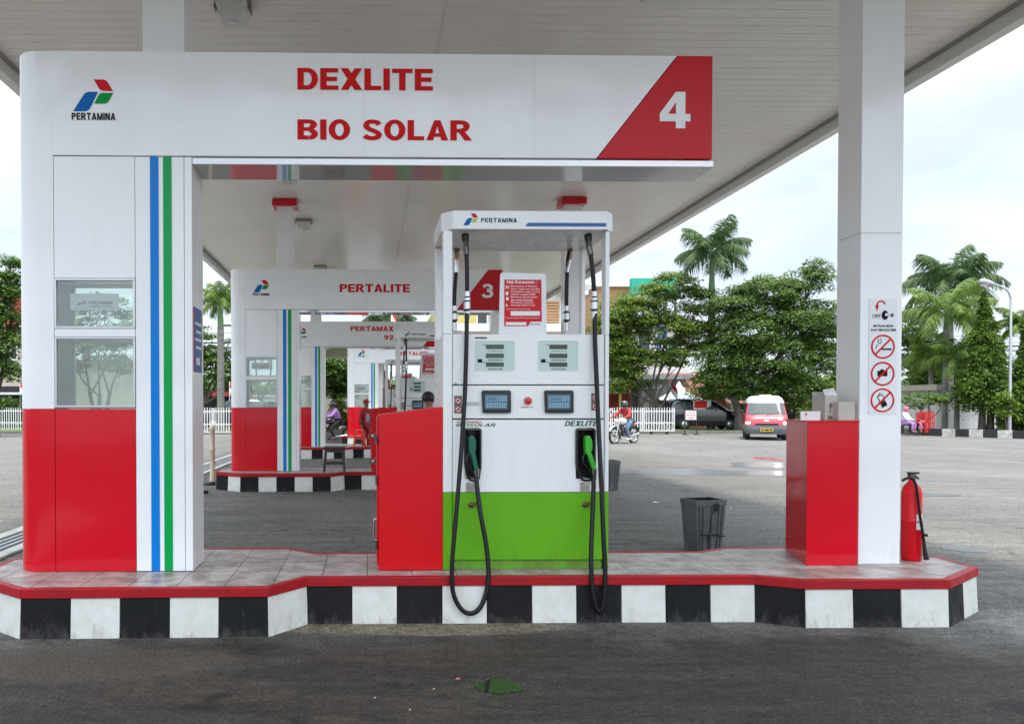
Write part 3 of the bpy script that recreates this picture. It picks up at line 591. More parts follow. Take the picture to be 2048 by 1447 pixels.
# ---- warning notice on the near right column
yn = 5.28 - .004
def n_(px): return X(px, yn)
def nz(py): return Z(py, yn, 1765)
mb = MB(); nt_ = thing('warning_notice', 'white notice strip on the near right column with red prohibition circles', 'notice', (n_(1765), yn, nz(828)))
MB().box(n_(1737), n_(1793), yn, yn + .0035, nz(828), nz(597), 'poster_white').build('board', nt_)
y_ = yn - .0015
def circ(mb, cx, cy, r0, r1, m, y, n=36, a0=0, a1=360):
    v = []; full = a1 - a0 >= 360
    for i in range(n + (0 if full else 1)):
        a = R(a0 + (a1 - a0) * i / n); v += [(n_(cx) + r0 * math.cos(a), y, nz(cy) + r0 * math.sin(a)), (n_(cx) + r1 * math.cos(a), y, nz(cy) + r1 * math.sin(a))]
    k = n if full else n; N_ = len(v) // 2
    mb.add(v, [(2 * i, 2 * i + 1, 2 * ((i + 1) % N_) + 1, 2 * ((i + 1) % N_)) for i in range(k)], m)
s = 1 / 284.
def bar(mb, cx, cy, L_, wd, ang, m, y):
    c, s_ = math.cos(R(ang)), math.sin(R(ang)); x0, z0 = n_(cx), nz(cy)
    mb.add([(x0 + a * c - b * s_, y, z0 + a * s_ + b * c) for a, b in ((-L_ / 2, -wd / 2), (L_ / 2, -wd / 2), (L_ / 2, wd / 2), (-L_ / 2, wd / 2))], [(0, 1, 2, 3)], m)
mb = MB()
circ(mb, 1760, 610, 6.5 * s, 9.5 * s, 'logo_red', y_, a0=10, a1=185); mb.add([(n_(1748.5), y_, nz(610)), (n_(1752), y_, nz(623)), (n_(1756), y_, nz(610))], [(0, 1, 2)], 'logo_red')
mb.text('OFF', n_(1743), n_(1759), nz(636), nz(628), y_, 'letter_black', .01); mb.add([(n_(1768) + 7 * s * math.cos(a), y_, nz(630) + 9.5 * s * math.sin(a)) for a in [R(i * 15) for i in range(24)]], [tuple(range(24))], 'letter_black')
circ(mb, 1771, 629, 0.5 * s, 3 * s, 'poster_white', y_ - .001); circ(mb, 1782, 630, 1.2 * s, 3.6 * s, 'letter_black', y_)
mb.text('MATIKAN MESIN', n_(1745), n_(1785), nz(654), nz(649), y_, 'letter_black', .02); mb.text('SAAT MENGISI BBM', n_(1740), n_(1790), nz(662), nz(657), y_, 'letter_black', .02)
# cigarette, camera, telephone
bar(mb, 1772, 698, 20 * s, 3.4 * s, 0, 'letter_black', y_)
mb.tube([(n_(1751), y_, nz(697)), (n_(1752), y_, nz(690)), (n_(1757), y_, nz(687)), (n_(1754), y_, nz(680)), (n_(1760), y_, nz(677)), (n_(1762), y_, nz(682)), (n_(1759), y_, nz(687))], .0022, 'letter_black', 4)
mb.add([(n_(1754), y_, nz(752)), (n_(1774), y_, nz(752)), (n_(1774), y_, nz(741)), (n_(1768), y_, nz(741)), (n_(1766), y_, nz(738)), (n_(1761), y_, nz(738)), (n_(1759), y_, nz(741)), (n_(1754), y_, nz(741))], [tuple(range(8))], 'letter_black')
for (L_, wd, m, k) in ((26 * s, 12 * s, 'letter_black', 0), (22 * s, 8.5 * s, 'poster_white', .0005)): bar(mb, 1764, 801, L_, wd, -65, m, y_ - k)
bar(mb, 1767, 807, 11 * s, 8.5 * s, -65, 'letter_black', y_ - .0009); mb.tube([(n_(1757), y_, nz(790)), (n_(1760), y_, nz(784))], .002, 'letter_black', 4)
for cy in (693, 747, 800):
    circ(mb, 1764.5, cy, 21 * s, 24.3 * s, 'logo_red', y_ - .0012); bar(mb, 1764.5, cy, 43 * s, 3.6 * s, 45, 'logo_red', y_ - .0016)
mb.build('pictograms', nt_)
# ---- red podium beside the column with boxes on it
xa, xb_ = X(1615, 5.24), X(1719, 5.24); yb2 = 5.82
plan = [(xa, 5.24), (xb_ - .004, 5.24), (xb_ - .004, 5.545), (xb_ + .30, 5.56), (xb_ + .30, yb2), (at(1573, 813, yb2).x, yb2)]
t = thing('red_podium', 'glossy red faceted podium cabinet beside the near right column', 'cabinet', (xa + .2, 5.5, TOP))
plan = [(xa, 5.24), (xb_ - .004, 5.24), (xb_ - .004, yb2), (at(1573, 813, yb2).x, yb2)]
MB().prism(plan, TOP - .002, 1.322, 'red_panel').build('cabinet_body', t, bevel=.004)
MB().prism(inset(plan, -.006), 1.3225, 1.332, 'cabinet_red').build('cabinet_top', t, bevel=.002)
def carton(px0, px1, py, Y, d, label, mark, cut=None, col_='cardboard'):
    x0, x1, z1 = X(px0, Y), X(px1, Y), Z(py, Y, px0); t = thing('box', label, 'box', ((x0 + x1) / 2, Y + d / 2, 1.332), group='cartons standing on the red podium')
    w_ = .006; mb = MB(); z0 = 1.333
    mb.box(x0, x1, Y, Y + w_, z0, z1, col_).box(x0, x1, Y + d - w_, Y + d, z0, z1 + (.03 if cut else 0), col_).box(x0, x0 + w_, Y + w_, Y + d - w_, z0, z1, col_).box(x1 - w_, x1, Y + w_, Y + d - w_, z0, z1, col_).box(x0 + w_, x1 - w_, Y + w_, Y + d - w_, z0, z0 + .004, col_)
    mb.build('carton', t, bevel=.002)
    mb = MB()
    if cut: mb.add([(x0, Y, z1 + .001), (x1, Y, z1 + .001), (x1 + .03, Y + d * .6, z1 + .06), (x0 + .04, Y + d * .6, z1 + .045)], [(0, 1, 2, 3)], 'paint_white').build('flap', t)
    if mark:
        mb = MB(); yy = Y - .002; c = (x0 + x1) / 2 + .0
        mb.add([(c - .022, yy, z1 - .075), (c + .012, yy, z1 - .075), (c - .004, yy, z1 - .045)], [(0, 1, 2)], 'cardboard_dark').box(c - .012, c + .0, yy, yy + .001, z1 - .09, z1 - .075, 'cardboard_dark').box(c - .012, c - .006, yy, yy + .001, z1 - .12, z1 - .095, 'cardboard_dark')
        for k in range(2): mb.box(x0 + .02 + k * .045, x0 + .055 + k * .045, yy, yy + .001, z1 - .17, z1 - .145, 'cardboard_dark')
        mb.build('printing', t)
    return t
carton(1650, 1675, 791, 5.36, .16, 'tall grey carton with dark printed marks and an open flap', True, True)
carton(1677, 1711, 803, 5.30, .14, 'plain low carton in front, next to the column', False)
carton(1677, 1704, 779, 5.56, .14, 'taller carton standing behind the plain low one', False)
mb = MB().box(X(1602, 5.36), X(1641, 5.36), 5.36, 5.37, 1.333, Z(822, 5.36, 1620), 'poster_white').text('9', X(1610, 5.36), X(1614, 5.36), Z(832, 5.36, 1620), Z(825, 5.36, 1620), 5.358, 'logo_red', .03)
tag(mb.build('number_card'), 'small white card with a red 9 standing on the red podium', 'card')
# ---- fire extinguisher
def zz(py): return Z(py, 5.42, 1825)
cx = X(1823, 5.42) + .008; t = thing('fire_extinguisher', 'red fire extinguisher with black hose standing behind the white column', 'extinguisher', (cx, 5.42, TOP))
r = .065; h = zz(965) - TOP
MB().lathe((cx, 5.42, TOP - .002), [(0, 0), (r * .93, 0), (r, .015), (r, h * .5), (r + .002, h * .505), (r + .002, h * .52), (r, h * .525), (r, h - .07), (r * .85, h - .03), (r * .5, h), (.022, h + .012), (.022, h + .03), (0, h + .03)], 'cabinet_red', 28).build('cylinder', t)
MB().add([(cx + (r + .0015) * math.sin(a), 5.42 - (r + .0015) * math.cos(a), z) for z in (TOP + .23, TOP + .34) for a in [R(-10 + i * 8) for i in range(12)]], [(i, i + 1, 13 + i, 12 + i) for i in range(11)], 'poster_white', True).build('label', t)
zh = TOP + h + .03
MB().box(cx - .02, cx + .02, 5.40, 5.44, zh - .002, zh + .035, 'dark_metal').box(cx - .03, cx + .05, 5.408, 5.432, zh + .036, zh + .05, 'black_plastic').tube([(cx - .02, 5.42, zh + .02), (cx + .03, 5.42, zh + .017), (cx + .05, 5.42, zh + .0)], .008, 'black_plastic').build('valve_handle', t, bevel=.002)
pts = [(1806, 958), (1822, 952), (1832, 964), (1837, 990), (1841, 1020), (1846, 1050), (1850, 1075), (1853, 1090)]
pp = smooth_path([(X(a, 5.33), 5.33, zz(b)) for a, b in pts]); hs = MB().tube(pp, .0095, 'rubber', 8).build('hose', t)
MB().tube([(X(1850, 5.33), 5.33, zz(1080)), (X(1856, 5.33), 5.33, zz(1113))], [.010, .018], 'black_plastic', 12).build('horn', hs)
MB().box(cx + r - .002, X(1853, 5.36), 5.34, 5.38, zz(1069), zz(1064), 'black_plastic').build('hose_clip', t)
# ---- red cabinet next to the dispenser
def cabinet(dy, label):
    global OFF; OFF = Vector((0, dy, 0)); x0, x1 = X(754), X(886)
    t = thing('payment_cabinet', label, 'cabinet', ((x0 + x1) / 2, Y1 + dy, TOP), group='red steel cabinets beside the dispensers')
    zl, zr_ = Z(829, px=755), Z(813, px=886)
    MB().prismy([(x0 + .012, TOP - .002), (x1, TOP - .002), (x1, zr_), (x0 + .012, zl)], Y1, Y1 + .48, 'cabinet_red').build('cabinet_body', t, bevel=.006)
    d = MB().box(x0, x0 + .011, Y1 + .03, Y1 + .45, TOP + .03, zl - .02, 'cabinet_red').build('door', t, bevel=.003)
    MB().tube(smooth_path([(x0, Y1 + .06, Z(1082)), (x0 - .02, Y1 + .06, Z(1078)), (x0 - .022, Y1 + .06, Z(1060)), (x0 - .02, Y1 + .06, Z(1042)), (x0, Y1 + .06, Z(1038))]), .006, 'metal').build('door_handle', d)
    mb = MB()
    for z in (Z(880), Z(960), Z(1090)): mb.cyl((x0 - .004, Y1 + .02, z - .03), (x0 - .004, Y1 + .02, z + .03), .008, 'dark_metal', 10)
    mb.build('hinges', t)
    for z in (Z(876), Z(930)): MB().box(x0 - .02, x0, Y1 + .36, Y1 + .44, z - .02, z + .02, 'dark_metal').cyl((x0 - .035, Y1 + .40, z), (x0 - .0205, Y1 + .40, z), .014, 'metal', 12).build('lock', t, bevel=.002)
    OFF = Vector((0, 0, 0))
cabinet(0, 'tall plain red steel cabinet left of the nearest dispenser')
cabinet(8, 'red steel cabinet of the second island, partly hidden by the nearest one')
cabinet(16, 'red steel cabinet of the third island, behind the attendant')
# ---- dispensers
def dispenser(label):
    t = thing('fuel_dispenser', label, 'fuel pump', (X(1060), Y1, TOP), group='tall white fuel dispensers')
    Yd = .66
    XA, XB = X(886), X(1218); xa, xb_ = X(905.5), X(1209); zg = Z(984); zt = Z(668)
    # posts
    for (x0, x1) in ((XA, X(904.5)), (X(1210), XB)):
        for (y0, y1) in ((Y1, Y1 + .09), (Y1 + Yd - .09, Y1 + Yd)):
            MB().box(x0, x1, y0, y1, zt, Z(461), 'pump_white').box(x0 + .012, x1 - .012, y0 + .012, y1 - .012, zt, Z(461) + .01, 'pump_white').build('post', t, bevel=.006)
        MB().box(x0, x1, Y1, Y1 + Yd, zg + .001, zt - .001, 'pump_white').build('white_side', t, bevel=.006)
        MB().box(x0, x1, Y1, Y1 + Yd, TOP - .002, zg - .001, 'pump_green').build('green_side', t, bevel=.006)
    c = .004; P = Y1 + .012
    MB().box(xa, xb_, P, Y1 + Yd - .012, Z(769) + c / 2, zt, 'pump_white').build('upper_panel', t, bevel=.004)
    MB().box(xa, xb_, P, Y1 + Yd - .012, Z(837) + c / 2, Z(770) - c / 2, 'pump_white').build('middle_panel', t, bevel=.004)
    bx0, bx1, bz0, bz1 = (928, 963), (1151, 1192), Z(961), Z(856)
    # lower panel with two boot openings
    zl0, zl1 = zg + .002, Z(839); lp = MB(); q = [xa, X(930), X(961), X(1153), X(1190), xb_]
    for i in (0, 2, 4): lp.box(q[i], q[i + 1], P, Y1 + Yd - .012, zl0, zl1, 'pump_white')
    for i in (1, 3): lp.box(q[i], q[i + 1], P, Y1 + Yd - .012, bz1 - .012, zl1, 'pump_white').box(q[i], q[i + 1], P, Y1 + Yd - .012, zl0, bz0 + .012, 'pump_white')
    lp.build('lower_panel', t)
    gp = MB().box(xa, xb_, P, Y1 + Yd - .012, Z(1120) + .002, zg - .002, 'pump_green').build('green_door', t, bevel=.004)
    for cxp in (943, 1172):
        MB().lathe((X(cxp), P, Z(1009)), [(0, -.022), (.014, -.02), (.016, -.002), (.022, 0)], 'rust_metal', 12, axis='y').tube([(X(cxp), P - .02, Z(1009)), (X(cxp + 10), P - .022, Z(1003)), (X(cxp + 14), P - .016, Z(1012))], .007, 'rust_metal').build('lock', gp)
    MB().box(xa + .005, xb_ - .005, P + .02, Y1 + Yd - .03, TOP - .002, Z(1120) - .001, 'pump_green_stained').build('plinth', t, bevel=.003)
    # head
    x0, x1 = X(869, 5.7), X(1228); zh0, zh1 = Z(460), Z(424)
    H = [(X(905), Y1 - .03), (X(1211), Y1 - .03), (X(1228), Y1 + .05), (X(1228), Y1 + Yd - .05), (X(1211), Y1 + Yd + .03), (X(905), Y1 + Yd + .03), (X(883), Y1 + Yd - .05), (X(883), Y1 + .05)]
    hd = MB().prism(H, zh0, zh1, 'pump_white').build('head', t, bevel=.008)
    mb = MB(); yh = Y1 - .0325
    logo(mb, X(925), X(954), Z(453), Z(429.5), yh, 'logo_yellow'); mb.build('logo', hd)
    MB().word('PERTAMINA', X(960), X(1031), Z(447), Z(438.5), yh, 'letter_black', .85, .22).build('lettering', hd)
    MB().add([(a, yh, b) for a, b in round_poly([(X(1048), Z(454.5)), (X(1208), Z(454.5)), (X(1208), Z(447.5)), (X(1052), Z(447.5))], [0, 0, 0, .03])], [tuple(range(8))], 'pump_blue').build('blue_bar', hd)
    # displays
    for k, (a, b) in enumerate(((950, 1029), (1077, 1156))):
        pts = round_poly([(X(a), Z(740)), (X(b), Z(740)), (X(b), Z(681)), (X(a), Z(681))], .012); fr = inset(pts, -.004)
        n = len(pts); m = MB(); m.add([(x, P - .004, z) for x, z in fr] + [(x, P - .004, z) for x, z in pts] + [(x, P, z) for x, z in fr], [(i, (i + 1) % n, n + (i + 1) % n, n + i) for i in range(n)] + [(2 * n + i, 2 * n + (i + 1) % n, (i + 1) % n, i) for i in range(n)], 'pump_white')
        m.add([(x, P - .0015, z) for x, z in pts], [tuple(range(n))], 'display_back')
        d = m.build('display', t)
        m = MB(); xo = a - 950; lm = 'lcd' if k == 0 else 'lcd_dark'
        for (u, v) in ((688.5, 697.5), (706.5, 715.5), (724, 733)): m.box(X(972 + xo), X(1008 + xo), P - .0032, P - .0012, Z(v), Z(u), lm)
        m.box(X(955.5 + xo), X(964.5 + xo), P - .0032, P - .0012, Z(724.5), Z(717.5), 'letter_black'); m.build('counter', d)
        m = MB(); yt = P - .0034
        m.text('J U M L A H', X(976 + xo), X(1005 + xo), Z(703.5), Z(700.7), yt, 'letter_black', .03).text('DIKELUARKAN', X(976 + xo), X(1005 + xo), Z(721), Z(718.3), yt, 'letter_black', .03).text('HARGA SATU LITER', X(976 + xo), X(1005 + xo), Z(739), Z(736.3), yt, 'letter_black', .03)
        m.text('Rp', X(966 + xo), X(971 + xo), Z(690), Z(687.5), yt, 'letter_black', .03).text('Rp', X(966 + xo), X(971 + xo), Z(725), Z(722.5), yt, 'letter_black', .03).build('lettering', d)
    # keypads
    for a in (963, 1088):
        def kp(s_): return [(X(a + u), Z(v)) for u, v in round_poly([(2 + s_, 825 - s_), (59 - s_, 825 - s_), (58.5 - s_, 780 + s_), (0 + s_, 780 + s_)], 4)]
        m = MB().prismy([p_ for p_ in kp(0)], P - .028, P + .001, 'black_plastic').build('keypad', t, bevel=.008)
        s_ = MB().box(X(a + 6), X(a + 51), P - .0305, P - .0285, Z(817), Z(789), 'screen_blue').build('screen', m)
        q = MB(); yq = P - .032
        q.add([(X(a + u), yq, Z(v)) for u, v in ((10, 801), (31, 801), (31, 794), (10, 794))], [(0, 1, 2, 3)], 'screen_line').add([(X(a + u), yq - .0004, Z(v)) for u, v in ((11, 800.2), (30, 800.2), (30, 794.8), (11, 794.8))], [(0, 1, 2, 3)], 'screen_blue')
        for i in range(8):
            for j in range(2): q.add([(X(a + 9 + i * 5 + u), yq, Z(806 + j * 5 + v)) for u, v in ((0, 3), (3.6, 3), (3.6, 0), (0, 0))], [(0, 1, 2, 3)], 'screen_line')
        for i in range(4):
            for j in range(2): q.add([(X(a + 34 + i * 4 + u), yq, Z(793 + j * 5 + v)) for u, v in ((0, 3), (2.8, 3), (2.8, 0), (0, 0))], [(0, 1, 2, 3)], 'screen_line')
        q.build('keys', s_)
    b_ = MB().lathe((X(1056), P, Z(801)), [(.030, 0), (.030, -.004), (.024, -.006)], 'cardboard', 20, axis='y').build('emergency_button', t)
    MB().lathe((X(1056), P, Z(801)), [(.018, -.005), (.018, -.02), (.021, -.022), (.021, -.03), (.012, -.034), (0, -.035)], 'button_red', 20, axis='y').build('knob', b_)
    mb = MB(); y_ = P - .002
    MB().text('EMERGENCY STOP', X(1043), X(1068), Z(815), Z(812.8), y_, 'letter_red', .03).build('lettering', t)
    MB().word('PERTAMINA', X(914), X(964), Z(845), Z(841.5), y_, 'letter_red', .8, .12, .3).word('BIOSOLAR', X(912), X(994), Z(852.5), Z(846), y_, 'letter_green', .75, .12, .3).build('lettering', t)
    MB().word('DEXLITE', X(1130), X(1198), Z(851.5), Z(841), y_, 'letter_green', .95, .1, .28).build('lettering', t)
    mb.box(X(950), X(975), y_, P, Z(677), Z(673), 'grey_plastic').text('↓', X(910), X(914), Z(769), Z(764), y_, 'letter_black') if 0 else mb.box(X(950), X(974), y_, P + .0, Z(677), Z(673.5), 'grey_plastic')
    mb.tube([(X(912), y_, Z(769)), (X(912), y_, Z(763))], .0015, 'letter_black', 4)
    mb.box(X(909.5), X(914.5), y_, P, Z(767.5), Z(766.5), 'letter_black')
    for k in range(3): mb.box(X(932), X(959), y_, P - .0003, Z(805 + k * 3), Z(804 + k * 3), 'grey_plastic')
    mb.build('small_marks', t)
    # small warning plates
    for (a, u, v) in ((909, 791, 826), (1183.5, 786, 820)):
        m = MB().box(X(a), X(a + 15), P - .003, P - .0005, Z(v), Z(u), 'cardboard_dark')
        for cy in ((u * .72 + v * .28), (u * .22 + v * .78)):
            cc = (X(a + 7.5), Z(cy)); rr = .021
            m.add([(cc[0] + rr * math.cos(q), P - .0038, cc[1] + rr * math.sin(q)) for q in [R(i * 20) for i in range(18)]], [tuple(range(18))], 'poster_white')
            ring_ = [(cc[0] + r_ * math.cos(q), P - .0045, cc[1] + r_ * math.sin(q)) for q in [R(i * 20) for i in range(18)] for r_ in (rr * .8, rr)]
            m.add(ring_, [(2 * i, 2 * i + 1, (2 * i + 3) % 36, (2 * i + 2) % 36) for i in range(18)], 'logo_red').add([(cc[0] - .015, P - .0048, cc[1] - .018), (cc[0] - .018, P - .0048, cc[1] - .015), (cc[0] + .015, P - .0048, cc[1] + .018), (cc[0] + .018, P - .0048, cc[1] + .015)], [(0, 1, 2, 3)], 'logo_red').add([(cc[0] - .01, P - .0042, cc[1] - .006), (cc[0] + .01, P - .0042, cc[1] - .006), (cc[0] + .01, P - .0042, cc[1] + .006), (cc[0] - .01, P - .0042, cc[1] + .006)], [(0, 1, 2, 3)], 'letter_black')
        m.build('warning_plate', t)
    for a in (932, 1161):
        m = MB().box(X(a), X(a + 20), P - .002, P - .0003, Z(983), Z(965), 'cardboard').box(X(a + 1), X(a + 8), P - .003, P - .002, Z(968.5), Z(966), 'cardboard_dark')
        for k in range(5): m.box(X(a + 1), X(a + 18.5), P - .003, P - .002, Z(971.5 + k * 2.4), Z(970.6 + k * 2.4), 'cardboard_dark')
        m.build('data_plate', t)
    # nozzle boots, nozzles, hoses
    nts = []
    for k, (a, b, nm) in enumerate(((928, 963, 'nozzle_green'), (1151.5, 1191.5, 'nozzle_lime'))):
        ca = (a + b) / 2; w2 = (b - a) / 2
        out_ = round_poly([(X(a), Z(930)), (X(a + 10), Z(962)), (X(b - 5), Z(962)), (X(b), Z(935)), (X(b), Z(855)), (X(a), Z(855))], [.03, .05, .03, .03, .022, .022])
        inn = inset(out_, .012); n = len(out_); dpt = .15
        m = MB()
        m.add([(x, P - .02, z) for x, z in out_] + [(x, P - .024, z) for x, z in inn] + [(x, P + dpt, z) for x, z in inn] + [(x, P + .005, z) for x, z in out_],
              [(i, (i + 1) % n, n + (i + 1) % n, n + i) for i in range(n)] + [(n + i, n + (i + 1) % n, 2 * n + (i + 1) % n, 2 * n + i) for i in range(n)] + [(3 * n + i, 3 * n + (i + 1) % n, (i + 1) % n, i) for i in range(n)] + [tuple(range(2 * n, 3 * n))], 'black_plastic').build('nozzle_boot', t)
        x0 = a + (0 if k == 0 else 1) 
        nx = 941 if k == 0 else 1172; ex = 952 if k == 0 else 1186
        s_ = MB(); yb = P - .02
        A = Vector((X(nx - 1), yb + .02, Z(880))); B = Vector((X(nx + 3), yb - .02, Z(905))); C = Vector((X(ex - 2), yb - .035, Z(937)))
        # body: spout-end housing then grip
        w_ = .026
        bod = [(nx - 5, 872), (nx + 3, 869), (nx + 9, 880), (nx + 9.5, 898), (nx + 5, 908), (nx - 4, 907), (nx - 5, 890)]
        bod = [(X(u), Z(v)) for u, v in round_poly(bod[::-1], 2.5, 2)]
        gr = [(X(u), Z(v)) for u, v in ((ex - 5, 938), (ex + 3, 937), (nx + 8, 905), (nx - 2, 905))]
        s_ = MB().prismy(bod, yb - .045, yb + .02, nm).prismy(gr, yb - .05, yb - .008, nm)
        nz_ = s_.build('nozzle', t, bevel=.009, seg=3)
        MB().tube([(X(nx - 1), yb - .01, Z(878)), (X(nx - 5), yb + .02, Z(868)), (X(nx - 6), yb + .06, Z(863))], .011, 'dark_metal', 10).build('spout', nz_)
        MB().tube(smooth_path([(X(nx - 4), yb - .02, Z(905)), (X(nx - 9), yb - .03, Z(920)), (X(ex - 10), yb - .02, Z(938)), (X(ex - 4), yb - .02, Z(945))]), .006, 'black_plastic', 8).build('trigger_guard', nz_)
        MB().tube([(X(ex), yb - .03, Z(935)), (X(ex + .3), yb - .03, Z(945)), (X(ex + .5), yb - .032, Z(946)), (X(ex + 1), yb - .034, Z(958))], [.017, .017, .012, .011], 'metal', 14).build('swivel', nz_)
    yf = Y1 - .07
    hp = [[(930, 474, .06), (932, 492, .03), (934, 540, .0), (934, 600, 0), (933, 680, -.03), (930, 780, -.06), (926, 850, -.09), (920, 936, -.13), (911, 1043, -.18), (904, 1130, -.22), (906, 1182, -.235), (920, 1214, -.24), (939, 1226, -.24), (958, 1217, -.235), (972, 1186, -.22), (977, 1145, -.2), (972.5, 1090, -.17), (961, 1026, -.13), (954.5, 975, -.07), (952.8, 955, -.045)],
          [(1176, 474, .06), (1179, 492, .03), (1185, 540, 0), (1189, 600, 0), (1190, 680, -.02), (1194, 780, -.05), (1197, 850, -.08), (1202, 956, -.13), (1207, 1072, -.19), (1210.5, 1145, -.22), (1209, 1190, -.235), (1202, 1223, -.24), (1192, 1212, -.235), (1184.5, 1172, -.22), (1182, 1116, -.19), (1184.5, 1043, -.13), (1187, 975, -.07), (1187, 955, -.045)]]
    for k, pts in enumerate(hp):
        P3 = []
        for a, b, dy in pts:
            q = at(a, b, Y1 + dy); P3.append(q)
        hs = MB().tube(smooth_path(P3, 5), .0155, 'rubber', 10).build('hose', t)
        a0 = (930, 934) [0] if k == 0 else 1176
        c1 = [at(a0, 470, Y1 + .06), at(a0 + 1, 482, Y1 + .045), at(a0 + 2, 495, Y1 + .03), at(a0 + (3 if k == 0 else 6), 510, Y1 + .015)]
        m = MB().tube([c1[0], c1[1]], [.028, .024], 'black_plastic', 14).tube([c1[1], c1[2]], [.021, .021], 'dark_metal', 6).tube([c1[2], c1[3]], [.022, .019], 'dark_metal', 12); m.build('hose_elbow', hs)
        xq = (934, 934) if k == 0 else (1188.5, 1190)
        m = MB()
        for (u0, u1, r_, mt) in ((583, 593, .021, 'metal'), (596, 601, .024, 'metal'), (601, 604, .026, 'black_plastic'), (604, 618, .024, 'metal'), (618, 621, .026, 'black_plastic'), (623, 627, .022, 'metal'), (627, 637, .019, 'metal')):
            m.tube([at(xq[0], u0, Y1 - .002), at(xq[0] + .2, u1, Y1 - .002)], r_, mt, 14)
        m.build('breakaway_coupling', hs)
    yr = Y1 + .60
    for (xt, xm, xe) in ((913, 912, 909), (1139, 1134, 1133)):
        pr = smooth_path([at(xt, 500, yr), at(xm + 1, 530, yr), at(xe, 590, yr), at(xe, 662, yr)], 5)
        hs = MB().tube(pr, .0155, 'rubber', 8).build('hose', t)
        MB().tube([at(xt, 482, yr), at(xt + 1, 503, yr)], .022, 'dark_metal', 8).tube([at(xt + 1, 503, yr), at(xt, 520, yr)], .017, 'brass', 8).tube([at(xt, 520, yr), at(xm, 545, yr)], .02, 'metal', 8).build('hose_elbow', hs)
        MB().tube([at(xe, 612, yr), at(xe, 622, yr)], .022, 'metal', 10).tube([at(xe, 624, yr), at(xe, 642, yr)], .026, 'black_plastic', 10).tube([at(xe, 627, yr), at(xe, 639, yr)], .0265, 'metal', 10).tube([at(xe, 645, yr), at(xe, 662, yr)], .02, 'metal', 10).build('breakaway_coupling', hs)
    # consumer-rights sheet on acrylic board
    ys_ = Y1 + .26
    def sx(p_): return X(p_, ys_)
    def sz(p_): return Z(p_, ys_)
    bd = MB().prismy(round_poly([(sx(997), sz(672)), (sx(1093), sz(672)), (sx(1091), sz(547)), (sx(1000), sz(545))], .02), ys_, ys_ + .006, 'poster_white').build('notice_board', t)
    m = MB(); y_ = ys_ - .0012
    m.add([(a, y_, b) for a, b in [(sx(1008), sz(652)), (sx(1056), sz(652)), (sx(1061), sz(643)), (sx(1083), sz(643)), (sx(1082), sz(559)), (sx(1008), sz(559))]], [tuple(range(6))], 'sign_red')
    y_ -= .0012
    m.text('Hak Konsumen :', sx(1013), sx(1072), sz(567), sz(560.5), y_, 'letter_white', .02)
    L5 = ['Mendapatkan 3S (Senyum,', 'Salam, Sapa) dari petugas', 'Ditunjukkan angka 0 (nol)', 'sebelum pengisian BBM', 'Menerima uang kembalian', 'dan struk transaksi', 'Penanganan yang baik', 'terhadap keluhan Anda']
    for i, s_ in enumerate(L5): m.text(s_, sx(1021), sx(1021 + 2.3 * len(s_)), sz(574.5 + i * 5.4), sz(570.8 + i * 5.4), y_, 'letter_white', .012)
    m.text('3S', sx(1010), sx(1018), sz(577), sz(571), y_, 'letter_white', .02)
    for (v, k) in ((583, 0), (594, 1), (605, 2)): m.add([(sx(1011 + a), y_, sz(v + b)) for a, b in (((0, 7), (5, 7), (5, 0), (0, 0)), ((0, 6), (6, 6), (5, 0), (1, 0)), ((0, 7), (6, 7), (2, 5), (1, 0)))[k]], [(0, 1, 2, 3)], 'letter_white')
    for (a, b, c_, d_) in ((1021, 1079, 622, 631), (1011, 1052, 644, 650)): m.add([(sx(a), y_, sz(d_)), (sx(b), y_, sz(d_)), (sx(b), y_, sz(c_)), (sx(a), y_, sz(c_))], [(0, 1, 2, 3)], 'poster_white')
    m.text('Layanan pengaduan dan informasi', sx(1011), sx(1060), sz(619), sz(616.5), y_, 'letter_white', .005).text('Hubungi petugas SPBU atau pusat layanan', sx(1011), sx(1078), sz(637), sz(634.5), y_, 'letter_white', .005)
    logo(m, sx(1060), sx(1065), sz(650), sz(646), y_); m.text('PERTAMINA', sx(1067), sx(1080), sz(649), sz(647), y_, 'letter_black', .02)
    m.build('red_notice', bd)
    return t
d1 = dispenser('nearest tall white fuel dispenser with green base and two green nozzles')
for dx, dy, lab in ((0, 8, 'second fuel dispenser, partly hidden behind the nearest red cabinet'), (0, 16, 'third fuel dispenser, hidden behind the second one'), (I4[0], I4[1], 'farthest fuel dispenser, under the farthest portal sign')):
    c = copy_tree(d1); c.location = d1.location + Vector((dx, dy, 0)); c['label'] = lab
# ---- floodlights under the ceiling
def flood():
    t = thing('canopy_floodlight', 'x', 'lamp', (0, 0, CEIL), group='square floodlights hung under the canopy ceiling')
    z = CEIL
    MB().box(-.155, .155, -.155, .155, z - .062, z - .004, 'lamp_metal').box(-.17, -.155, -.04, .04, z - .09, z - .004, 'lamp_metal').box(.155, .17, -.04, .04, z - .09, z - .004, 'lamp_metal').build('housing', t, bevel=.005)
    v = [(-.145, -.145, z - .063), (.145, -.145, z - .063), (.145, .145, z - .063), (-.145, .145, z - .063), (-.10, -.10, z - .19), (.10, -.10, z - .19), (.10, .10, z - .19), (-.10, .10, z - .19)]
    MB().add(v, [(3, 2, 1, 0), (4, 5, 6, 7)[::-1], (0, 1, 5, 4), (1, 2, 6, 5), (2, 3, 7, 6), (3, 0, 4, 7)], 'lamp_glass').build('diffuser', t, bevel=.006)
    MB().lathe((0, 0, z - .14), [(0, -.052), (.03, -.052), (.05, -.0515)], 'metal', 12).build('reflector', t); return t
f0 = flood()
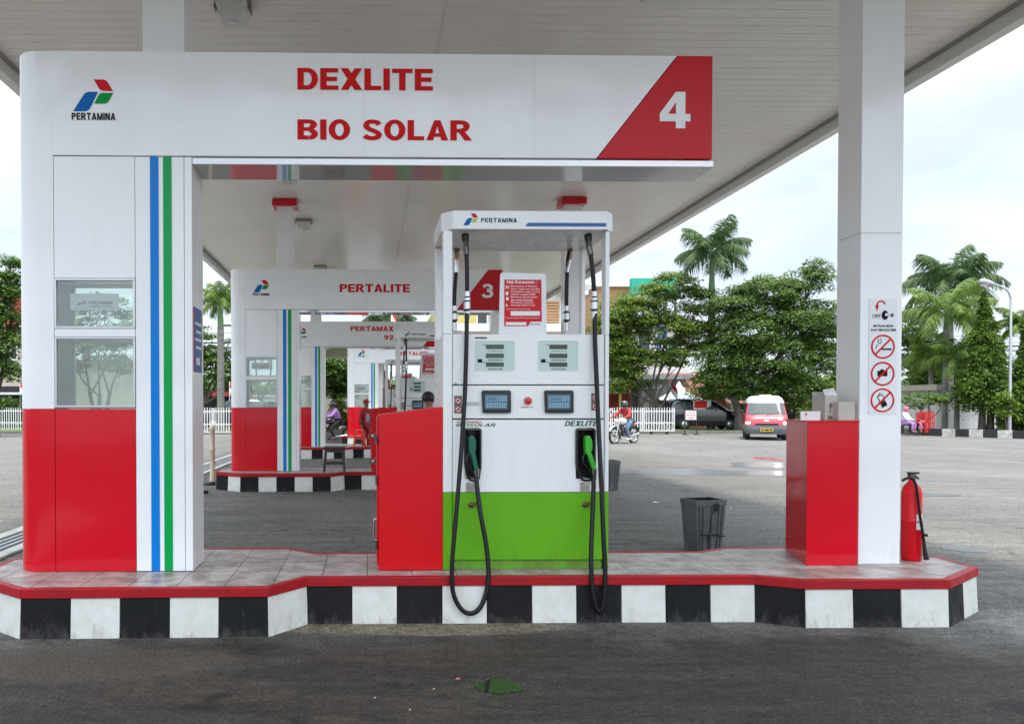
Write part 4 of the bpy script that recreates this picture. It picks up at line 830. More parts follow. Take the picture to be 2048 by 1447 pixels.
for i, (px, py, lab) in enumerate(((462, 32, 'nearest canopy floodlight, at the top edge of the picture'), (577, 362, 'floodlight just below the nearest header beam'), (607, 457, 'floodlight right of the red column collar'), (640, 545, 'farthest floodlight, just above the PERTALITE sign'))):
    q = at(px, py, 10); d = q - CAM; p_ = CAM + d * ((CEIL - .19 - CAM.z) / d.z); o = f0 if i == 0 else copy_tree(f0)
    o.location = (p_.x, p_.y + .1, CEIL); o['label'] = lab
pl = gz(1412, 5, CEIL - .02)
t = thing('ceiling_panel', 'flat white rectangular panel fixed to the ceiling at the top edge', 'ceiling panel', (pl.x, pl.y - .3, CEIL - .03))  # hatch panel; its diffuser is a plain white sheet, no lamp
MB().box(pl.x - .6, pl.x + .62, pl.y - .6, pl.y, CEIL - .028, CEIL - .006, 'alu').build('frame', t, bevel=.004)
MB().box(pl.x - .58, pl.x + .60, pl.y - .58, pl.y - .02, CEIL - .032, CEIL - .0285, 'poster_white').build('diffuser', t)
# ---- trench drain, bollards, bins, stools
t = thing('trench_drain', 'long slotted drain cover running beside the islands on the left', 'drain', (-3.7, 12, 0))
MB().box(-3.98, -3.42, .5, 27, .001, .004, 'seam_dark').build('channel', t)
m = MB().box(-4.0, -3.86, .5, 27, .0045, .05, 'kerb_old_white').box(-3.56, -3.42, .5, 27, .0045, .03, 'kerb_old_white')
m.build('edge_strips', t, bevel=.004)
m = MB()
for i in range(3): m.box(-3.83 + i * .09, -3.785 + i * .09, .5, 27, .0045, .035, 'alu')
m.build('grating', t)
def bollard(px, py, h, label):
    p = gz(px, py); t = thing('bollard', label, 'bollard', (p.x, p.y, 0), group='movable bollards left of the islands')
    MB().lathe((p.x, p.y, 0), [(0, .001), (.2, .001), (.2, .03), (.12, .05), (.06, .055)], 'rubber', 20).build('base', t)
    if h: MB().lathe((p.x, p.y, .055), [(.055, 0), (.055, .06), (.046, .07), (.046, h * .55), (.054, h * .56), (.054, h * .60), (.046, h * .61), (.046, h - .1), (.056, h - .09), (.056, h - .04), (.045, h), (0, h + .012)], 'cream', 20).build('post', t)
bollard(425, 968, 1.02, 'cream coloured plastic bollard beside the second island'); 
p = gz(402, 986); tag(own(MB().lathe((p.x, p.y, 0), [(0, .001), (.12, .001), (.12, .04), (.07, .05), (0, .05)], 'rubber', 18).build('rubber_disc'), p), 'low black rubber disc lying on the ground beside the nearest sign pillar', 'rubber disc')
def bin_(px0, px1, pyt, pyb, label, rz=0, damage=True):
    p = gz((px0 + px1) / 2 + 5, pyb); k = F / (p.y - .2); W = (px1 - px0) / k / 2 * .88; h = at(0, pyt, p.y).z; t = thing('waste_bin', label, 'bin', (0, 0, 0), group='square grey waste bins on the forecourt')
    b0 = W * .82; d = .75; m = MB(); w_ = .008
    def rect(a, z, q=0): return [(x * (a - q), y * (a * d - q), z) for x, y in ((-1, -1), (1, -1), (1, 1), (-1, 1))]
    o = rect(b0, .004) + rect(W * .99, h - .05); i_ = rect(b0, .012, w_) + rect(W * .99, h, w_)
    o2 = rect(W * 1.03, h - .05) + rect(W * 1.03, h)
    f4 = lambda a, b: [(a + j, a + (j + 1) % 4, b + (j + 1) % 4, b + j) for j in range(4)]
    m.add(o, [(3, 2, 1, 0)] + f4(0, 4), 'grey_plastic'); m.add(o[4:] + o2[:4], f4(0, 4), 'grey_plastic').add(o2, f4(0, 4), 'grey_plastic').add(o2[4:] + i_[4:], f4(0, 4), 'grey_plastic').add(i_[4:] + i_[:4], f4(0, 4) + [(4, 5, 6, 7)], 'black_plastic')
    m.build('bin_body', t)
    m = MB()
    for x in (-.78, -.55, .05, .55, .8): m.tube([(x * b0, -b0 * d - .003, .01), (x * W, -W * d - .003, h - .06)], .006, 'grey_plastic', 6)
    m.build('ribs', t)
    if damage:
        m = MB(); y0 = lambda z: -(b0 + (W - b0) * z / h) * d - .006
        for pts in ([(.35, .95), (.12, .93), (.05, .82), (.10, .72), (.22, .76), (.5, .8), (.62, .9)], [(.12, .72), (.02, .6), (.08, .5), (-.02, .42), (-.12, .36), (-.1, .4), (.02, .5), (-.05, .62), (.05, .74)], [(-.2, .35), (-.05, .3), (-.08, .1), (.02, .02), (-.1, .02), (-.14, .15)], [(.5, .36), (.42, .2), (.38, .02), (.46, .02), (.5, .18), (.56, .36)]):
            m.add([(x * W, y0(z * h), z * h) for x, z in pts], [tuple(range(len(pts)))[::-1]], 'black_plastic')
        m.build('broken_holes', t)
        MB().tube([(-.8 * b0, -W * d * .9 - .012, h * .345), (-.2 * b0, -W * d * .93, h * .33), (.2 * b0, -W * d * .93, h * .34), (.95 * W, -W * d * .9 - .01, h * .30)], .008, 'rubber', 6).build('tied_cord', t)
    t.location = (p.x - (0 if damage else .2), p.y + W * d - (0 if damage else .45), 0); t.rotation_euler = (0, 0, rz); return t
bin_(1372, 1452, 1003, 1104, 'broken square grey bin with a cord tied round it, behind the near island', R(12))
bin_(1196, 1244, 919, 975, 'intact grey bin farther off, partly hidden by the dispenser edge', R(4), False)
def stool(cx, cy, ztop, W, m_, label, name, plastic=False):
    zb = TOP; t = thing(name, label, 'stool', (cx, cy, zb)); s_ = W / 2
    if plastic:
        MB().box(cx - s_ * .72, cx + s_ * .72, cy - s_ * .72, cy + s_ * .72, ztop - .03, ztop, m_).build('seat', t, bevel=.012)
        for x in (-1, 1):
            for y in (-1, 1):
                T = []; 
                a = [(cx + x * s_ * .72, cy + y * s_ * .72), (cx + x * s_ * .34, cy + y * s_ * .72), (cx + x * s_ * .72, cy + y * s_ * .34)]; b = [(cx + x * s_, cy + y * s_), (cx + x * s_ * .74, cy + y * s_), (cx + x * s_, cy + y * s_ * .74)]
                v = [(p[0], p[1], ztop - .02) for p in a] + [(p[0], p[1], zb) for p in b]
                MB().add(v, [(0, 1, 4, 3), (0, 3, 5, 2), (0, 2, 1), (3, 4, 5), (1, 2, 5, 4)], m_).build('leg', t)
        m = MB()
        for y in (-1, 1): m.box(cx - s_ * .85, cx + s_ * .85, cy + y * s_ * .86 - .008, cy + y * s_ * .86 + .008, zb + .2, zb + .24, m_)
        m.build('stretcher', t)
    else:
        MB().box(cx - s_, cx + s_, cy - s_ * .8, cy + s_ * .8, ztop - .03, ztop, m_).build('seat', t, bevel=.004)
        for x in (-1, 1):
            for y in (-1, 1): MB().tube([(cx + x * s_ * .95, cy + y * s_ * .72, zb), (cx + x * s_ * .78, cy + y * s_ * .6, ztop - .025)], .024, m_, 4).build('leg', t)
        m = MB()
        for y in (-1, 1): m.box(cx - s_ * .84, cx + s_ * .84, cy + y * s_ * .67 - .012, cy + y * s_ * .67 + .012, zb + .13, zb + .17, m_).box(cx - s_ * .8, cx + s_ * .8, cy + y * s_ * .62 - .012, cy + y * s_ * .62 + .012, ztop - .09, ztop - .05, m_)
        m.build('stretcher', t)
q = gz(668, 944, TOP); stool(q.x, q.y + .15, TOP + .43, .37, 'wood_dark', 'dark wooden stool with four splayed legs on the second island', 'wooden_stool')
q = gz(719, 892, TOP); stool(q.x, q.y + .2, TOP + .46, .38, 'orange_plastic', 'orange plastic stool on the third island before the attendant', 'plastic_stool', True)
# ================================================================ BEYOND THE STATION
OFF = Vector((0, 0, 0))
def W(px, py, Y): return at(px, py, Y)
def fol(lobes, leafm, leaf=.22, dens=1.0, flat=.32, seed=0, padr=.75, tilt=.55, droop=.25):
    """lobes: (x, y, z, rx, ry, rz) -> leaves on drooping pads spread through the lobes"""
    r = np.random.default_rng(seed); V = []
    for (x, y, z, rx, ry, rz) in lobes:
        n = max(5, int(dens * 15 * rx * rz / padr ** 2))
        for _ in range(n):
            d = r.normal(size=3); d /= np.linalg.norm(d); k = r.uniform(.25, 1) ** .45
            c = np.array([x + d[0] * rx * k, y + d[1] * ry * k, z + d[2] * rz * k]); pr = padr * r.uniform(.55, 1.25)
            m = 6 + int(125 * dens ** .5 * (pr / padr) ** 2 * (padr / .75) ** 2 * (.22 / leaf) ** 1.3)
            a = r.uniform(0, 2 * np.pi, m); q = pr * np.sqrt(r.uniform(0, 1, m)) * (1 + .25 * np.sin(3 * a + r.uniform(0, 6)))
            P = np.stack([c[0] + q * np.cos(a), c[1] + q * np.sin(a), c[2] - droop * q ** 2 / pr + r.normal(0, flat * pr * .35, m)], 1)
            nr = np.stack([r.normal(0, tilt, m) + .35 * np.cos(a), r.normal(0, tilt, m) + .35 * np.sin(a), np.ones(m)], 1); nr /= np.linalg.norm(nr, axis=1)[:, None]
            t1 = np.cross(nr, r.normal(size=(m, 3))); t1 /= np.linalg.norm(t1, axis=1)[:, None]; t2 = np.cross(nr, t1)
            s = leaf * r.uniform(.5, 1.2, (m, 1))
            V.append(np.stack([P - t1 * s * .55, P - t2 * s * .28, P + t1 * s * .55, P + t2 * s * .28], 1).reshape(-1, 3))
    return np.concatenate(V)
def leafmesh(name, V, m, parent):
    off = np.array(root(parent).location) if parent else 0; V = V - off; n = len(V) // 4; me = bpy.data.meshes.new(name)
    me.vertices.add(4 * n); me.vertices.foreach_set('co', V.astype(np.float32).ravel()); me.loops.add(4 * n); me.loops.foreach_set('vertex_index', np.arange(4 * n, dtype=np.int32))
    me.polygons.add(n); me.polygons.foreach_set('loop_start', np.arange(0, 4 * n, 4, dtype=np.int32)); me.materials.append(MATS[m]); me.update(calc_edges=True)
    o = bpy.data.objects.new(name, me); col.objects.link(o)
    if parent: o.parent = parent
    return o
def plobes(L, Y, dep=.8):
    out = []
    for l in L:
        px, py, rx, ry = l[:4]; dy = l[4] if len(l) > 4 else 0; c = W(px, py, Y + dy); k = (Y + dy) / F
        out.append((c.x, c.y, c.z, rx * k, rx * k * dep, ry * k))
    return out
def tree(label, tx, Y, L, m='leaf_mid', leaf=.22, dens=1.0, tr=.22, fork=.35, stems=1, seed=0, padr=.75, name='broadleaf_tree', group=None, ground=.12, dep=.8, droop=.25, flat=.32):
    b = W(tx, 850, Y); lob = plobes(L, Y, dep); t = thing(name, label, 'tree', (b.x, Y, ground), group=group); r = random.Random(seed); mb = MB()
    zc = sum(l[2] for l in lob) / len(lob); zf = ground + (zc - ground) * fork
    for s in range(stems):
        ox = (s - (stems - 1) / 2) * tr * 2.2; top = Vector((b.x + ox * 2.2, Y, zf + r.uniform(-.2, .3)))
        mb.tube(smooth_path([(b.x + ox, Y, ground - .1), (b.x + ox * 1.2 + r.uniform(-.1, .1), Y, ground + (zf - ground) * .5), top], 4), [tr * (1.25 - .1 * i / 2) for i in range(9)], 'bark', 9)
        for i, l in enumerate(lob):
            if i % stems != s: continue
            e = Vector((l[0], l[1], l[2] - l[5] * .2)); mid = top.lerp(e, .5) + Vector((r.uniform(-.3, .3), r.uniform(-.3, .3), -.15 * (e - top).length * .3))
            mb.tube(smooth_path([top - Vector((0, 0, .15)), mid, e], 4), [tr * (.62 - .058 * j) for j in range(9)], 'bark', 6)
            for _ in range(4):
                e2 = Vector((l[0] + r.uniform(-1, 1) * l[3] * .8, l[1] + r.uniform(-1, 1) * l[4] * .8, l[2] + r.uniform(-.4, .9) * l[5])); mb.tube([mid.lerp(e, r.uniform(.2, .8)), e2], [tr * .2, tr * .06], 'bark', 5, caps=False)
    mb.build('trunk', t); leafmesh('crown', fol(lob, m, leaf, dens, flat, seed, padr, droop=droop), m, t); return t
def palm(label, px, py_c, Y, rpx, base=.12, tr=.17, shaft=1.3, n=15, m='leaf_palm', seed=0, lean=0, droop=1.0, leaf=.75, group='palm trees round the station', wide=.045):
    r = random.Random(seed); c = W(px, py_c, Y); Lf = rpx * Y / F; t = thing('palm_tree', label, 'palm', (c.x - lean, Y, base), group=group)
    zs = c.z - shaft
    path = smooth_path([(c.x - lean, Y, base - .1), (c.x - lean * .7, Y, base + (zs - base) * .4), (c.x - lean * .1, Y, zs * .98), (c.x, Y, zs)], 5); k = len(path)
    MB().tube(path, [tr * (1.15 - .3 * i / k) for i in range(k)], 'palm_bark', 10).build('trunk', t)
    MB().tube([(c.x, Y, zs), (c.x, Y, zs + shaft * .3), (c.x, Y, c.z + .15)], [tr * .82, tr * .9, tr * .35], 'palm_shaft', 10).build('crownshaft', t)
    V = []; st = MB()
    for i in range(n):
        az = 2 * math.pi * (i * .381966 + r.uniform(-.03, .03)); el = R(82 - 92 * (i / (n - 1)) ** .85 + r.uniform(-6, 6)); L_ = Lf * r.uniform(.9, 1.12); S = 34
        p = Vector((c.x, Y, c.z)); pts = [p.copy()]; e = el
        for s in range(S):
            u = s / S; e2 = el - (u ** 1.5) * R(78) * droop * (.65 + .35 * math.cos(el)); d = Vector((math.cos(az) * math.cos(e2), math.sin(az) * math.cos(e2), math.sin(e2))); p = p + d * L_ / S; pts.append(p.copy())
            sdv = Vector((-math.sin(az), math.cos(az), 0)); upv = sdv.cross(d).normalized()
            if s > 3:
                ll = leaf * math.sin(math.pi * min(1, .12 + .88 * u)) ** .6 * r.uniform(.8, 1.1) * (Lf / 2.4)
                for sg in (-1, 1):
                    for rep in range(2):
                        dd = (sdv * sg * .75 + d * .55 + upv * r.uniform(-.3, .6) + Vector((0, 0, -.38 * droop))).normalized(); q = p - d * (L_ / S) * .5 * rep
                        wv = d * wide * (Lf / 2.4); mid = q + dd * ll * .55; tip = q + dd * ll + Vector((0, 0, -.30 * ll * droop)) + Vector((r.uniform(-.05, .05), r.uniform(-.05, .05), 0))
                        V += [q - wv * .5, q + wv * .5, mid + wv * .6, mid - wv * .6, mid - wv * .6, mid + wv * .6, tip + wv * .08, tip - wv * .08]
        st.tube(pts[::4], [.03 * (1 - .8 * j / len(pts[::4])) for j in range(len(pts[::4]))], 'palm_shaft', 4, caps=False)
    st.build('frond_stalks', t); leafmesh('fronds', np.array([tuple(v) for v in V]), m, t); return t
# ---- kerbs, verges, roads
def strip(name, x0, x1, y0, y1, z0, z1, m): return tag(MB().box(x0, x1, y0, y1, z0, z1, m).build(name), kind='structure')
strip('verge', 7.5, 25.2, 39.6, 46.5, .001, .13, 'grass'); strip('kerb', 7.3, 25.2, 39.4, 39.6, .001, .16, 'soil_kerb')
strip('verge', -60, -7, 39.8, 46, .001, .13, 'grass'); strip('kerb', -60, -7, 39.6, 39.8, .001, .16, 'soil_kerb')
a = gz(1858, 871); b = gz(2070, 878); mb = MB(); u = (b - a); u.z = 0; Ls = u.length; u.normalize(); nn = Vector((-u.y, u.x, 0)); i = 0; s_ = 0
while s_ < Ls + 8:
    p = a + u * s_; q = a + u * (s_ + .58); o = [(p.x, p.y), (q.x, q.y), (q.x + nn.x * .2, q.y + nn.y * .2), (p.x + nn.x * .2, p.y + nn.y * .2)]
    mb.prism(o, .001, .36, ('kerb_old_black', 'kerb_old_white')[i % 2]); i += 1; s_ += .585
tag(mb.build('striped_kerb', bevel=.01), kind='structure')
P = [(a.x + nn.x * .21, a.y + nn.y * .21), (a.x + u.x * 14, a.y + u.y * 14 + .21), (a.x + u.x * 14, 60), (a.x + .1, 60)]
tag(MB().prism(P, .001, .28, 'soil_kerb').build('verge'), kind='structure')
strip('road', -200, 200, 47, 54.5, .001, .012, 'soil_kerb')
# ---- trees to the right of the dispenser
tree('tall open tree with pale green layered crown behind the white gate', 1300, 43.5, [(1272, 620, 52, 38), (1335, 572, 52, 30), (1230, 668, 40, 50), (1392, 600, 30, 30), (1330, 655, 66, 34), (1390, 668, 50, 36), (1262, 720, 52, 34), (1350, 712, 50, 20), (1236, 765, 30, 24)], 'leaf_yellow', .16, 1.0, tr=.13, fork=.22, stems=3, seed=11, padr=.62, group='trees along the far side')
tree('thick trunked tree beside the open one behind the white gate', 1268, 44.6, [(1225, 640, 30, 46), (1250, 600, 22, 20), (1240, 720, 44, 40), (1290, 770, 26, 14)], 'leaf_mid', .16, .75, tr=.24, fork=.5, seed=12, padr=.6, group='trees along the far side')
tree('largest dark green spreading tree in front of the black car', 1484, 41.6, [(1470, 600, 48, 28), (1535, 580, 62, 30), (1602, 560, 46, 24), (1636, 530, 28, 12), (1500, 655, 72, 46), (1590, 640, 70, 46), (1650, 620, 30, 20), (1556, 710, 82, 44), (1640, 700, 40, 44), (1450, 720, 52, 38), (1425, 770, 40, 26), (1500, 772, 62, 28), (1590, 778, 62, 32), (1668, 660, 22, 16)], 'leaf_dark', .15, 1.2, tr=.2, fork=.36, stems=2, seed=13, padr=.72, droop=.35, group='trees along the far side')
tree('bright green bush behind the minibus, left of the white column', 1655, 46, [(1655, 790, 34, 42), (1690, 765, 30, 46), (1625, 820, 24, 18)], 'leaf_light', .2, .9, tr=.1, seed=14, padr=.5, name='bush')
palm('tall royal palm rising above the big dark tree', 1424, 505, 43.2, 82, tr=.2, shaft=3.0, n=17, seed=4, droop=1.05, leaf=.95)
palm('royal palm whose crown stands right of the white column', 1900, 566, 42, 96, tr=.2, shaft=2.6, n=17, seed=8, droop=1.1, leaf=.95)
palm('bushy light green foxtail palm in front of the right hand royal palm', 1892, 628, 38.5, 100, tr=.13, shaft=1.0, n=16, m='leaf_palm_light', seed=15, droop=1.2, leaf=.7, wide=.04)
palm('light green palm at the right edge behind the street lamp', 2046, 648, 40, 62, tr=.13, shaft=1.0, n=16, m='leaf_palm_light', seed=21, droop=1.25, leaf=.7, wide=.06)
palm('slim palm with yellow green crown left of the second sign', 441, 600, 41.5, 56, tr=.19, shaft=1.6, n=15, m='leaf_palm_light', seed=31, droop=1.15, leaf=.85)
palm('distant palm seen under the PERTALITE header', 765, 636, 62, 54, tr=.17, n=15, seed=33, droop=1.1, leaf=.9)
palm('distant palm crown hanging right of the small flag under the PERTALITE header', 806, 640, 63, 34, tr=.15, n=13, seed=36, droop=1.2, leaf=.9)
palm('low bushy foxtail palm under the right hand royal palm', 1862, 712, 39.5, 62, tr=.11, shaft=.8, n=16, m='leaf_palm_light', seed=27, droop=1.35, leaf=.7, wide=.05)
palm('middle foxtail palm filling the gap beside the tall evergreen', 1915, 712, 37.8, 70, tr=.11, shaft=.8, n=14, m='leaf_palm_light', seed=29, droop=1.2, leaf=.65, wide=.035)
def conifer(label, tx, Y, top, bot, wpx, seed, stems=2, g='conical evergreens on the right verge'):
    lob = []; L = []
    for i in range(9):
        f = i / 8; y = top + (bot - top) * (.06 + .94 * f); rr = wpx * (.05 + .95 * f ** 1.1) * (1.1 if i < 8 else .85); L.append((tx + (seed * i * 7 % 9 - 4), y, rr * .85, (bot - top) / 12))
    V = [fol([l_], 'leaf_conifer', .15, 1.7, .5, seed + i, .13 + .30 * i / 8, tilt=.9, droop=1.0) for i, l_ in enumerate(plobes(L, Y, .9))]; t = thing('conifer_tree', label, 'tree', (W(tx, 850, Y).x, Y, .28), group=g); mb = MB(); c = W(tx, 850, Y)
    for s in range(stems):
        x = c.x + (s - (stems - 1) / 2) * .42; mb.tube([(x, Y, .2), (x + .02, Y, 1.4), (c.x + (s - .5) * .2, Y, 3), (c.x, Y, W(tx, top + 20, Y).z)], [.17, .13, .09, .02], 'bark', 8)
    mb.build('trunk', t); leafmesh('crown', np.concatenate(V), 'leaf_conifer', t)
conifer('tall conical evergreen with two bare trunks left of the street lamp', 1972, 36.5, 585, 790, 66, 3)
conifer('dark conical evergreen reaching the ground at the right edge', 2050, 35.6, 640, 838, 52, 5, 1)
tree('rounded small tree with open crown over the pink dressed people', 1850, 37.5, [(1845, 800, 36, 17), (1878, 795, 20, 12)], 'leaf_mid', .14, .9, tr=.05, seed=17, padr=.4, name='small_tree')
tree('dark tree filling the gap just right of the white column', 1850, 46, [(1845, 720, 44, 50), (1900, 740, 40, 40), (1820, 660, 26, 34)], 'leaf_dark', .2, 1.1, tr=.16, seed=18, group='trees along the far side')
tree('yellow green shrub growing beside the lamp post foot', 2010, 34.6, [(2012, 792, 12, 14), (2016, 815, 14, 14)], 'leaf_light', .12, 1.2, tr=.03, seed=19, padr=.3, name='shrub', ground=.28)
# ---- trees on the left and in the middle
tree('leafy tree at the left edge of the picture beside the nearest sign', -10, 36, [(10, 560, 36, 34), (20, 640, 30, 34), (-20, 600, 40, 50), (0, 690, 44, 22), (10, 740, 26, 24), (-40, 720, 40, 40), (18, 520, 20, 12), (14, 795, 16, 18)], 'leaf_mid', .2, .85, tr=.2, seed=41, padr=.6, group='trees along the far side')
tree('dark green tree behind the slim palm on the left', 405, 47, [(405, 690, 26, 40), (440, 730, 34, 30), (398, 740, 20, 40), (455, 700, 14, 22), (470, 760, 20, 20)], 'leaf_mid', .2, .9, tr=.2, seed=42, padr=.6, group='trees along the far side')
tree('dense dark tree framed inside the third portal sign', 672, 46.6, [(672, 740, 30, 24), (660, 770, 22, 24), (690, 778, 20, 20), (650, 720, 24, 14), (700, 735, 30, 24)], 'leaf_mid', .17, 1.6, tr=.14, fork=.55, seed=43, padr=.55)
tree('bright yellow green shrub behind the purple shirted rider', 676, 45.2, [(676, 815, 15, 20), (688, 835, 10, 14)], 'leaf_light', .12, 1.8, tr=.03, seed=44, padr=.3, name='shrub', ground=0)
tree('thin leafed tree visible through the glass of the nearest sign', 200, 44, [(150, 640, 36, 34), (215, 610, 44, 30), (190, 690, 60, 30), (250, 660, 34, 44), (150, 720, 34, 22), (240, 730, 40, 24)], 'leaf_mid', .2, .55, tr=.12, fork=.35, stems=3, seed=46, padr=.6, group='trees along the far side')
tree('tree mostly hidden behind the second portal sign', 520, 46, [(510, 700, 30, 26), (545, 690, 30, 26)], 'leaf_mid', .2, .6, tr=.14, seed=47, group='trees along the far side')
# ---- far wooded mass
lob = []; r = random.Random(5)
for i in range(46): lob.append((-75 + i * 4.2 + r.uniform(-1, 1), 96 + r.uniform(-4, 4), 2.6 + r.uniform(0, 1.2), 3.4, 2.5, 2.2 + r.uniform(0, .8)))
tag(leafmesh('distant_trees', fol(lob, 'leaf_dark', .62, .55, .4, 3, 1.5), 'leaf_dark', None), 'distant belt of trees behind the buildings', 'trees', kind='stuff')
# ---- buildings
def bx(px0, px1, py0, Y, z0=0): return (W(px0, 813, Y).x, W(px1, 813, Y).x, W((px0 + px1) / 2, py0, Y).z)
def building(label, px0, px1, py0, Y, depth, m, name='building', wins=(), roof=None, roofm='roof_red', extra=None, rise=1.2):
    x0, x1, h = bx(px0, px1, py0, Y); t = thing(name, label, 'building', ((x0 + x1) / 2, Y + depth / 2, 0))
    MB().box(x0, x1, Y, Y + depth, 0, h, m).build('wall', t)
    for (a, b, c, d, mm) in wins:
        u0, u1 = W(a, 813, Y).x, W(b, 813, Y).x; v1, v0 = W((a + b) / 2, c, Y).z, W((a + b) / 2, d, Y).z; q = .07
        f = MB().box(u0, u1, Y - .06, Y - .003, v0, v0 + q, 'paint_white').box(u0, u1, Y - .06, Y - .003, v1 - q, v1, 'paint_white').box(u0, u0 + q, Y - .06, Y - .003, v0 + q, v1 - q, 'paint_white').box(u1 - q, u1, Y - .06, Y - .003, v0 + q, v1 - q, 'paint_white').build('window', t)
        MB().box(u0 + q, u1 - q, Y - .03, Y - .004, v0 + q, v1 - q, mm).build('pane', f)
    if roof == 'gable':
        xm = (x0 + x1) / 2; o = .4; v = [(x0 - o, Y - o, h), (x1 + o, Y - o, h), (x1 + o, Y + depth / 2, h + rise), (x0 - o, Y + depth / 2, h + rise), (x0 - o, Y - o, h - .08), (x1 + o, Y - o, h - .08), (x1 + o, Y + depth + o, h), (x0 - o, Y + depth + o, h)]
        MB().add(v, [(0, 1, 2, 3), (4, 5, 1, 0), (2, 6, 7, 3), (0, 3, 7, 4), (1, 5, 6, 2), (4, 7, 6, 5)], roofm).build('roof', t)
    elif roof == 'flat': MB().box(x0 - .3, x1 + .3, Y - .4, Y + depth + .3, h + .002, h + .3, roofm).build('roof', t)
    elif roof == 'shed': 
        MB().add([(x0 - .2, Y - 1.4, h - rise), (x1 + .2, Y - 1.4, h - rise), (x1 + .2, Y + depth, h + .15), (x0 - .2, Y + depth, h + .15), (x0 - .2, Y - 1.4, h - rise - .06), (x1 + .2, Y - 1.4, h - rise - .06), (x1 + .2, Y + depth, h + .09), (x0 - .2, Y + depth, h + .09)], [(0, 1, 2, 3), (4, 7, 6, 5), (4, 5, 1, 0), (1, 5, 6, 2), (3, 2, 6, 7), (0, 3, 7, 4)], roofm).build('roof', t)
    return t
building('orange louvred shop building behind the nearest dispenser', 1082, 1165, 590, 56, 9, 'wall_white', wins=[(1138, 1160, 622, 656, 'glass_dark')], roof='flat', roofm='paint_white')
x0, x1 = W(1088, 813, 55.9).x, W(1118, 813, 55.9).x; t = [o for o in bpy.data.objects if o.get('label', '').startswith('orange louvred')][0]; m = MB()
for i in range(24):
    z = W(1100, 735, 55.9).z + i * .21; m.box(x0, x1, 55.86, 55.97, z, z + .15, 'wall_orange')
m.build('louvres', t)
building('yellow upper storey seen under the PERTALITE header', 868, 968, 622, 57, 9, 'wall_yellow', wins=[(905, 915, 628, 652, 'glass_dark'), (953, 975, 620, 655, 'glass_dark')])
building('white apartment house with red band between the yellow and orange ones', 970, 1080, 600, 58, 9, 'wall_white', wins=[(985, 1005, 620, 650, 'glass_dark'), (1030, 1050, 620, 650, 'glass_dark')], roof='flat', roofm='wall_red')
building('white gabled house above the tree line right of the dispenser', 1198, 1262, 572, 62, 8, 'wall_orange', roof='gable', roofm='wall_white', rise=.9)
building('long shop house hung with green and blue under the open tree', 1262, 1378, 640, 58, 8, 'wall_white', wins=[(1275, 1300, 660, 700, 'glass_dark'), (1312, 1335, 650, 700, 'wall_blue'), (1322, 1352, 680, 712, 'wall_teal')], roof='flat', roofm='roof_grey')
x0, x1, h = bx(1262, 1352, 556, 60); z0 = W(1300, 588, 60).z; t = thing('green_billboard', 'big green tarpaulin hoarding above the roofs behind the open tree', 'hoarding', ((x0 + x1) / 2, 60, 0)); MB().box(x0, x1, 60, 60.5, z0, h, 'wall_teal').build('panel', t)
m = MB()
for k in range(5):
    x = x0 + (x1 - x0) * (k + .1) / 4.2; m.box(x, x + .12, 60.05, 60.3, 0, z0 + .01, 'dark_metal')
m.build('supports', t)
building('grey low house with dark window slot behind the white gate', 1258, 1372, 758, 50, 7, 'wall_grey', wins=[(1282, 1322, 770, 776, 'seam_dark')], roof='flat', roofm='roof_grey')
building('red fronted kiosk with yellow post behind the white gate', 1185, 1262, 770, 48.5, 4, 'wall_red', roof='shed', roofm='roof_pink', rise=.5)
own(tag(MB().box(W(1239, 813, 47).x, W(1243, 813, 47).x, 47, 47.12, .1, W(1240, 775, 47).z, 'wall_yellow').build('yellow_post'), 'slender yellow post in front of the red kiosk', 'post'), (W(1241, 813, 47).x, 47, .1))
building('brick red hut with rusty gable roof beside the white tent', 1372, 1450, 790, 49, 6, 'wall_red', roof='gable', roofm='roof_red', rise=1.6)
building('long low white wall and outbuilding at the far right', 1872, 1992, 780, 39, 4, 'wall_white', roof='flat', roofm='wall_beige')
building('grey garage with double metal doors behind the evergreen trunks', 1940, 2120, 790, 40.5, 4, 'wall_white', wins=[(1955, 1975, 800, 850, 'bumper_grey'), (1980, 2004, 800, 850, 'bumper_grey')])
building('plain grey building far behind the small tree on the right', 1780, 1880, 775, 52, 6, 'wall_grey')
building('stall with pinkish red roof left of the second sign', 462, 600, 792, 49, 7, 'wall_grey', roof='shed', roofm='roof_pink', rise=1.0, wins=[(470, 520, 800, 842, 'glass_dark'), (525, 560, 800, 842, 'glass_dark')])
building('dark open stall front behind the left white fence', 385, 478, 792, 52, 6, 'cloth_black', roof='flat', roofm='wall_red')
building('dark red house top behind the left edge tree', -60, 48, 585, 60, 8, 'wall_red', roof='flat', roofm='roof_grey', wins=[(0, 20, 600, 630, 'glass_dark')])
building('white shop house behind the left edge tree', -60, 46, 660, 55, 6, 'wall_beige', wins=[(2, 14, 680, 720, 'glass_dark'), (22, 36, 680, 720, 'glass_dark')], roof='flat', roofm='wall_white')
building('low shop with grey awning and dark interior at the left edge', -80, 60, 772, 47, 6, 'cloth_black', roof='shed', roofm='roof_grey', rise=.5)
building('pale low building seen through the nearest sign window', 90, 330, 728, 56, 7, 'wall_beige', roof='flat', roofm='roof_red')
building('beige walled building behind the dense dark tree', 600, 735, 735, 50, 6, 'wall_beige', roof='flat', roofm='wall_beige')
building('dark red fronted shop beyond the farthest portal sign', 745, 860, 775, 45, 6, 'wall_red', wins=[(760, 790, 790, 830, 'glass_dark')], roof='shed', roofm='roof_red', rise=.5)
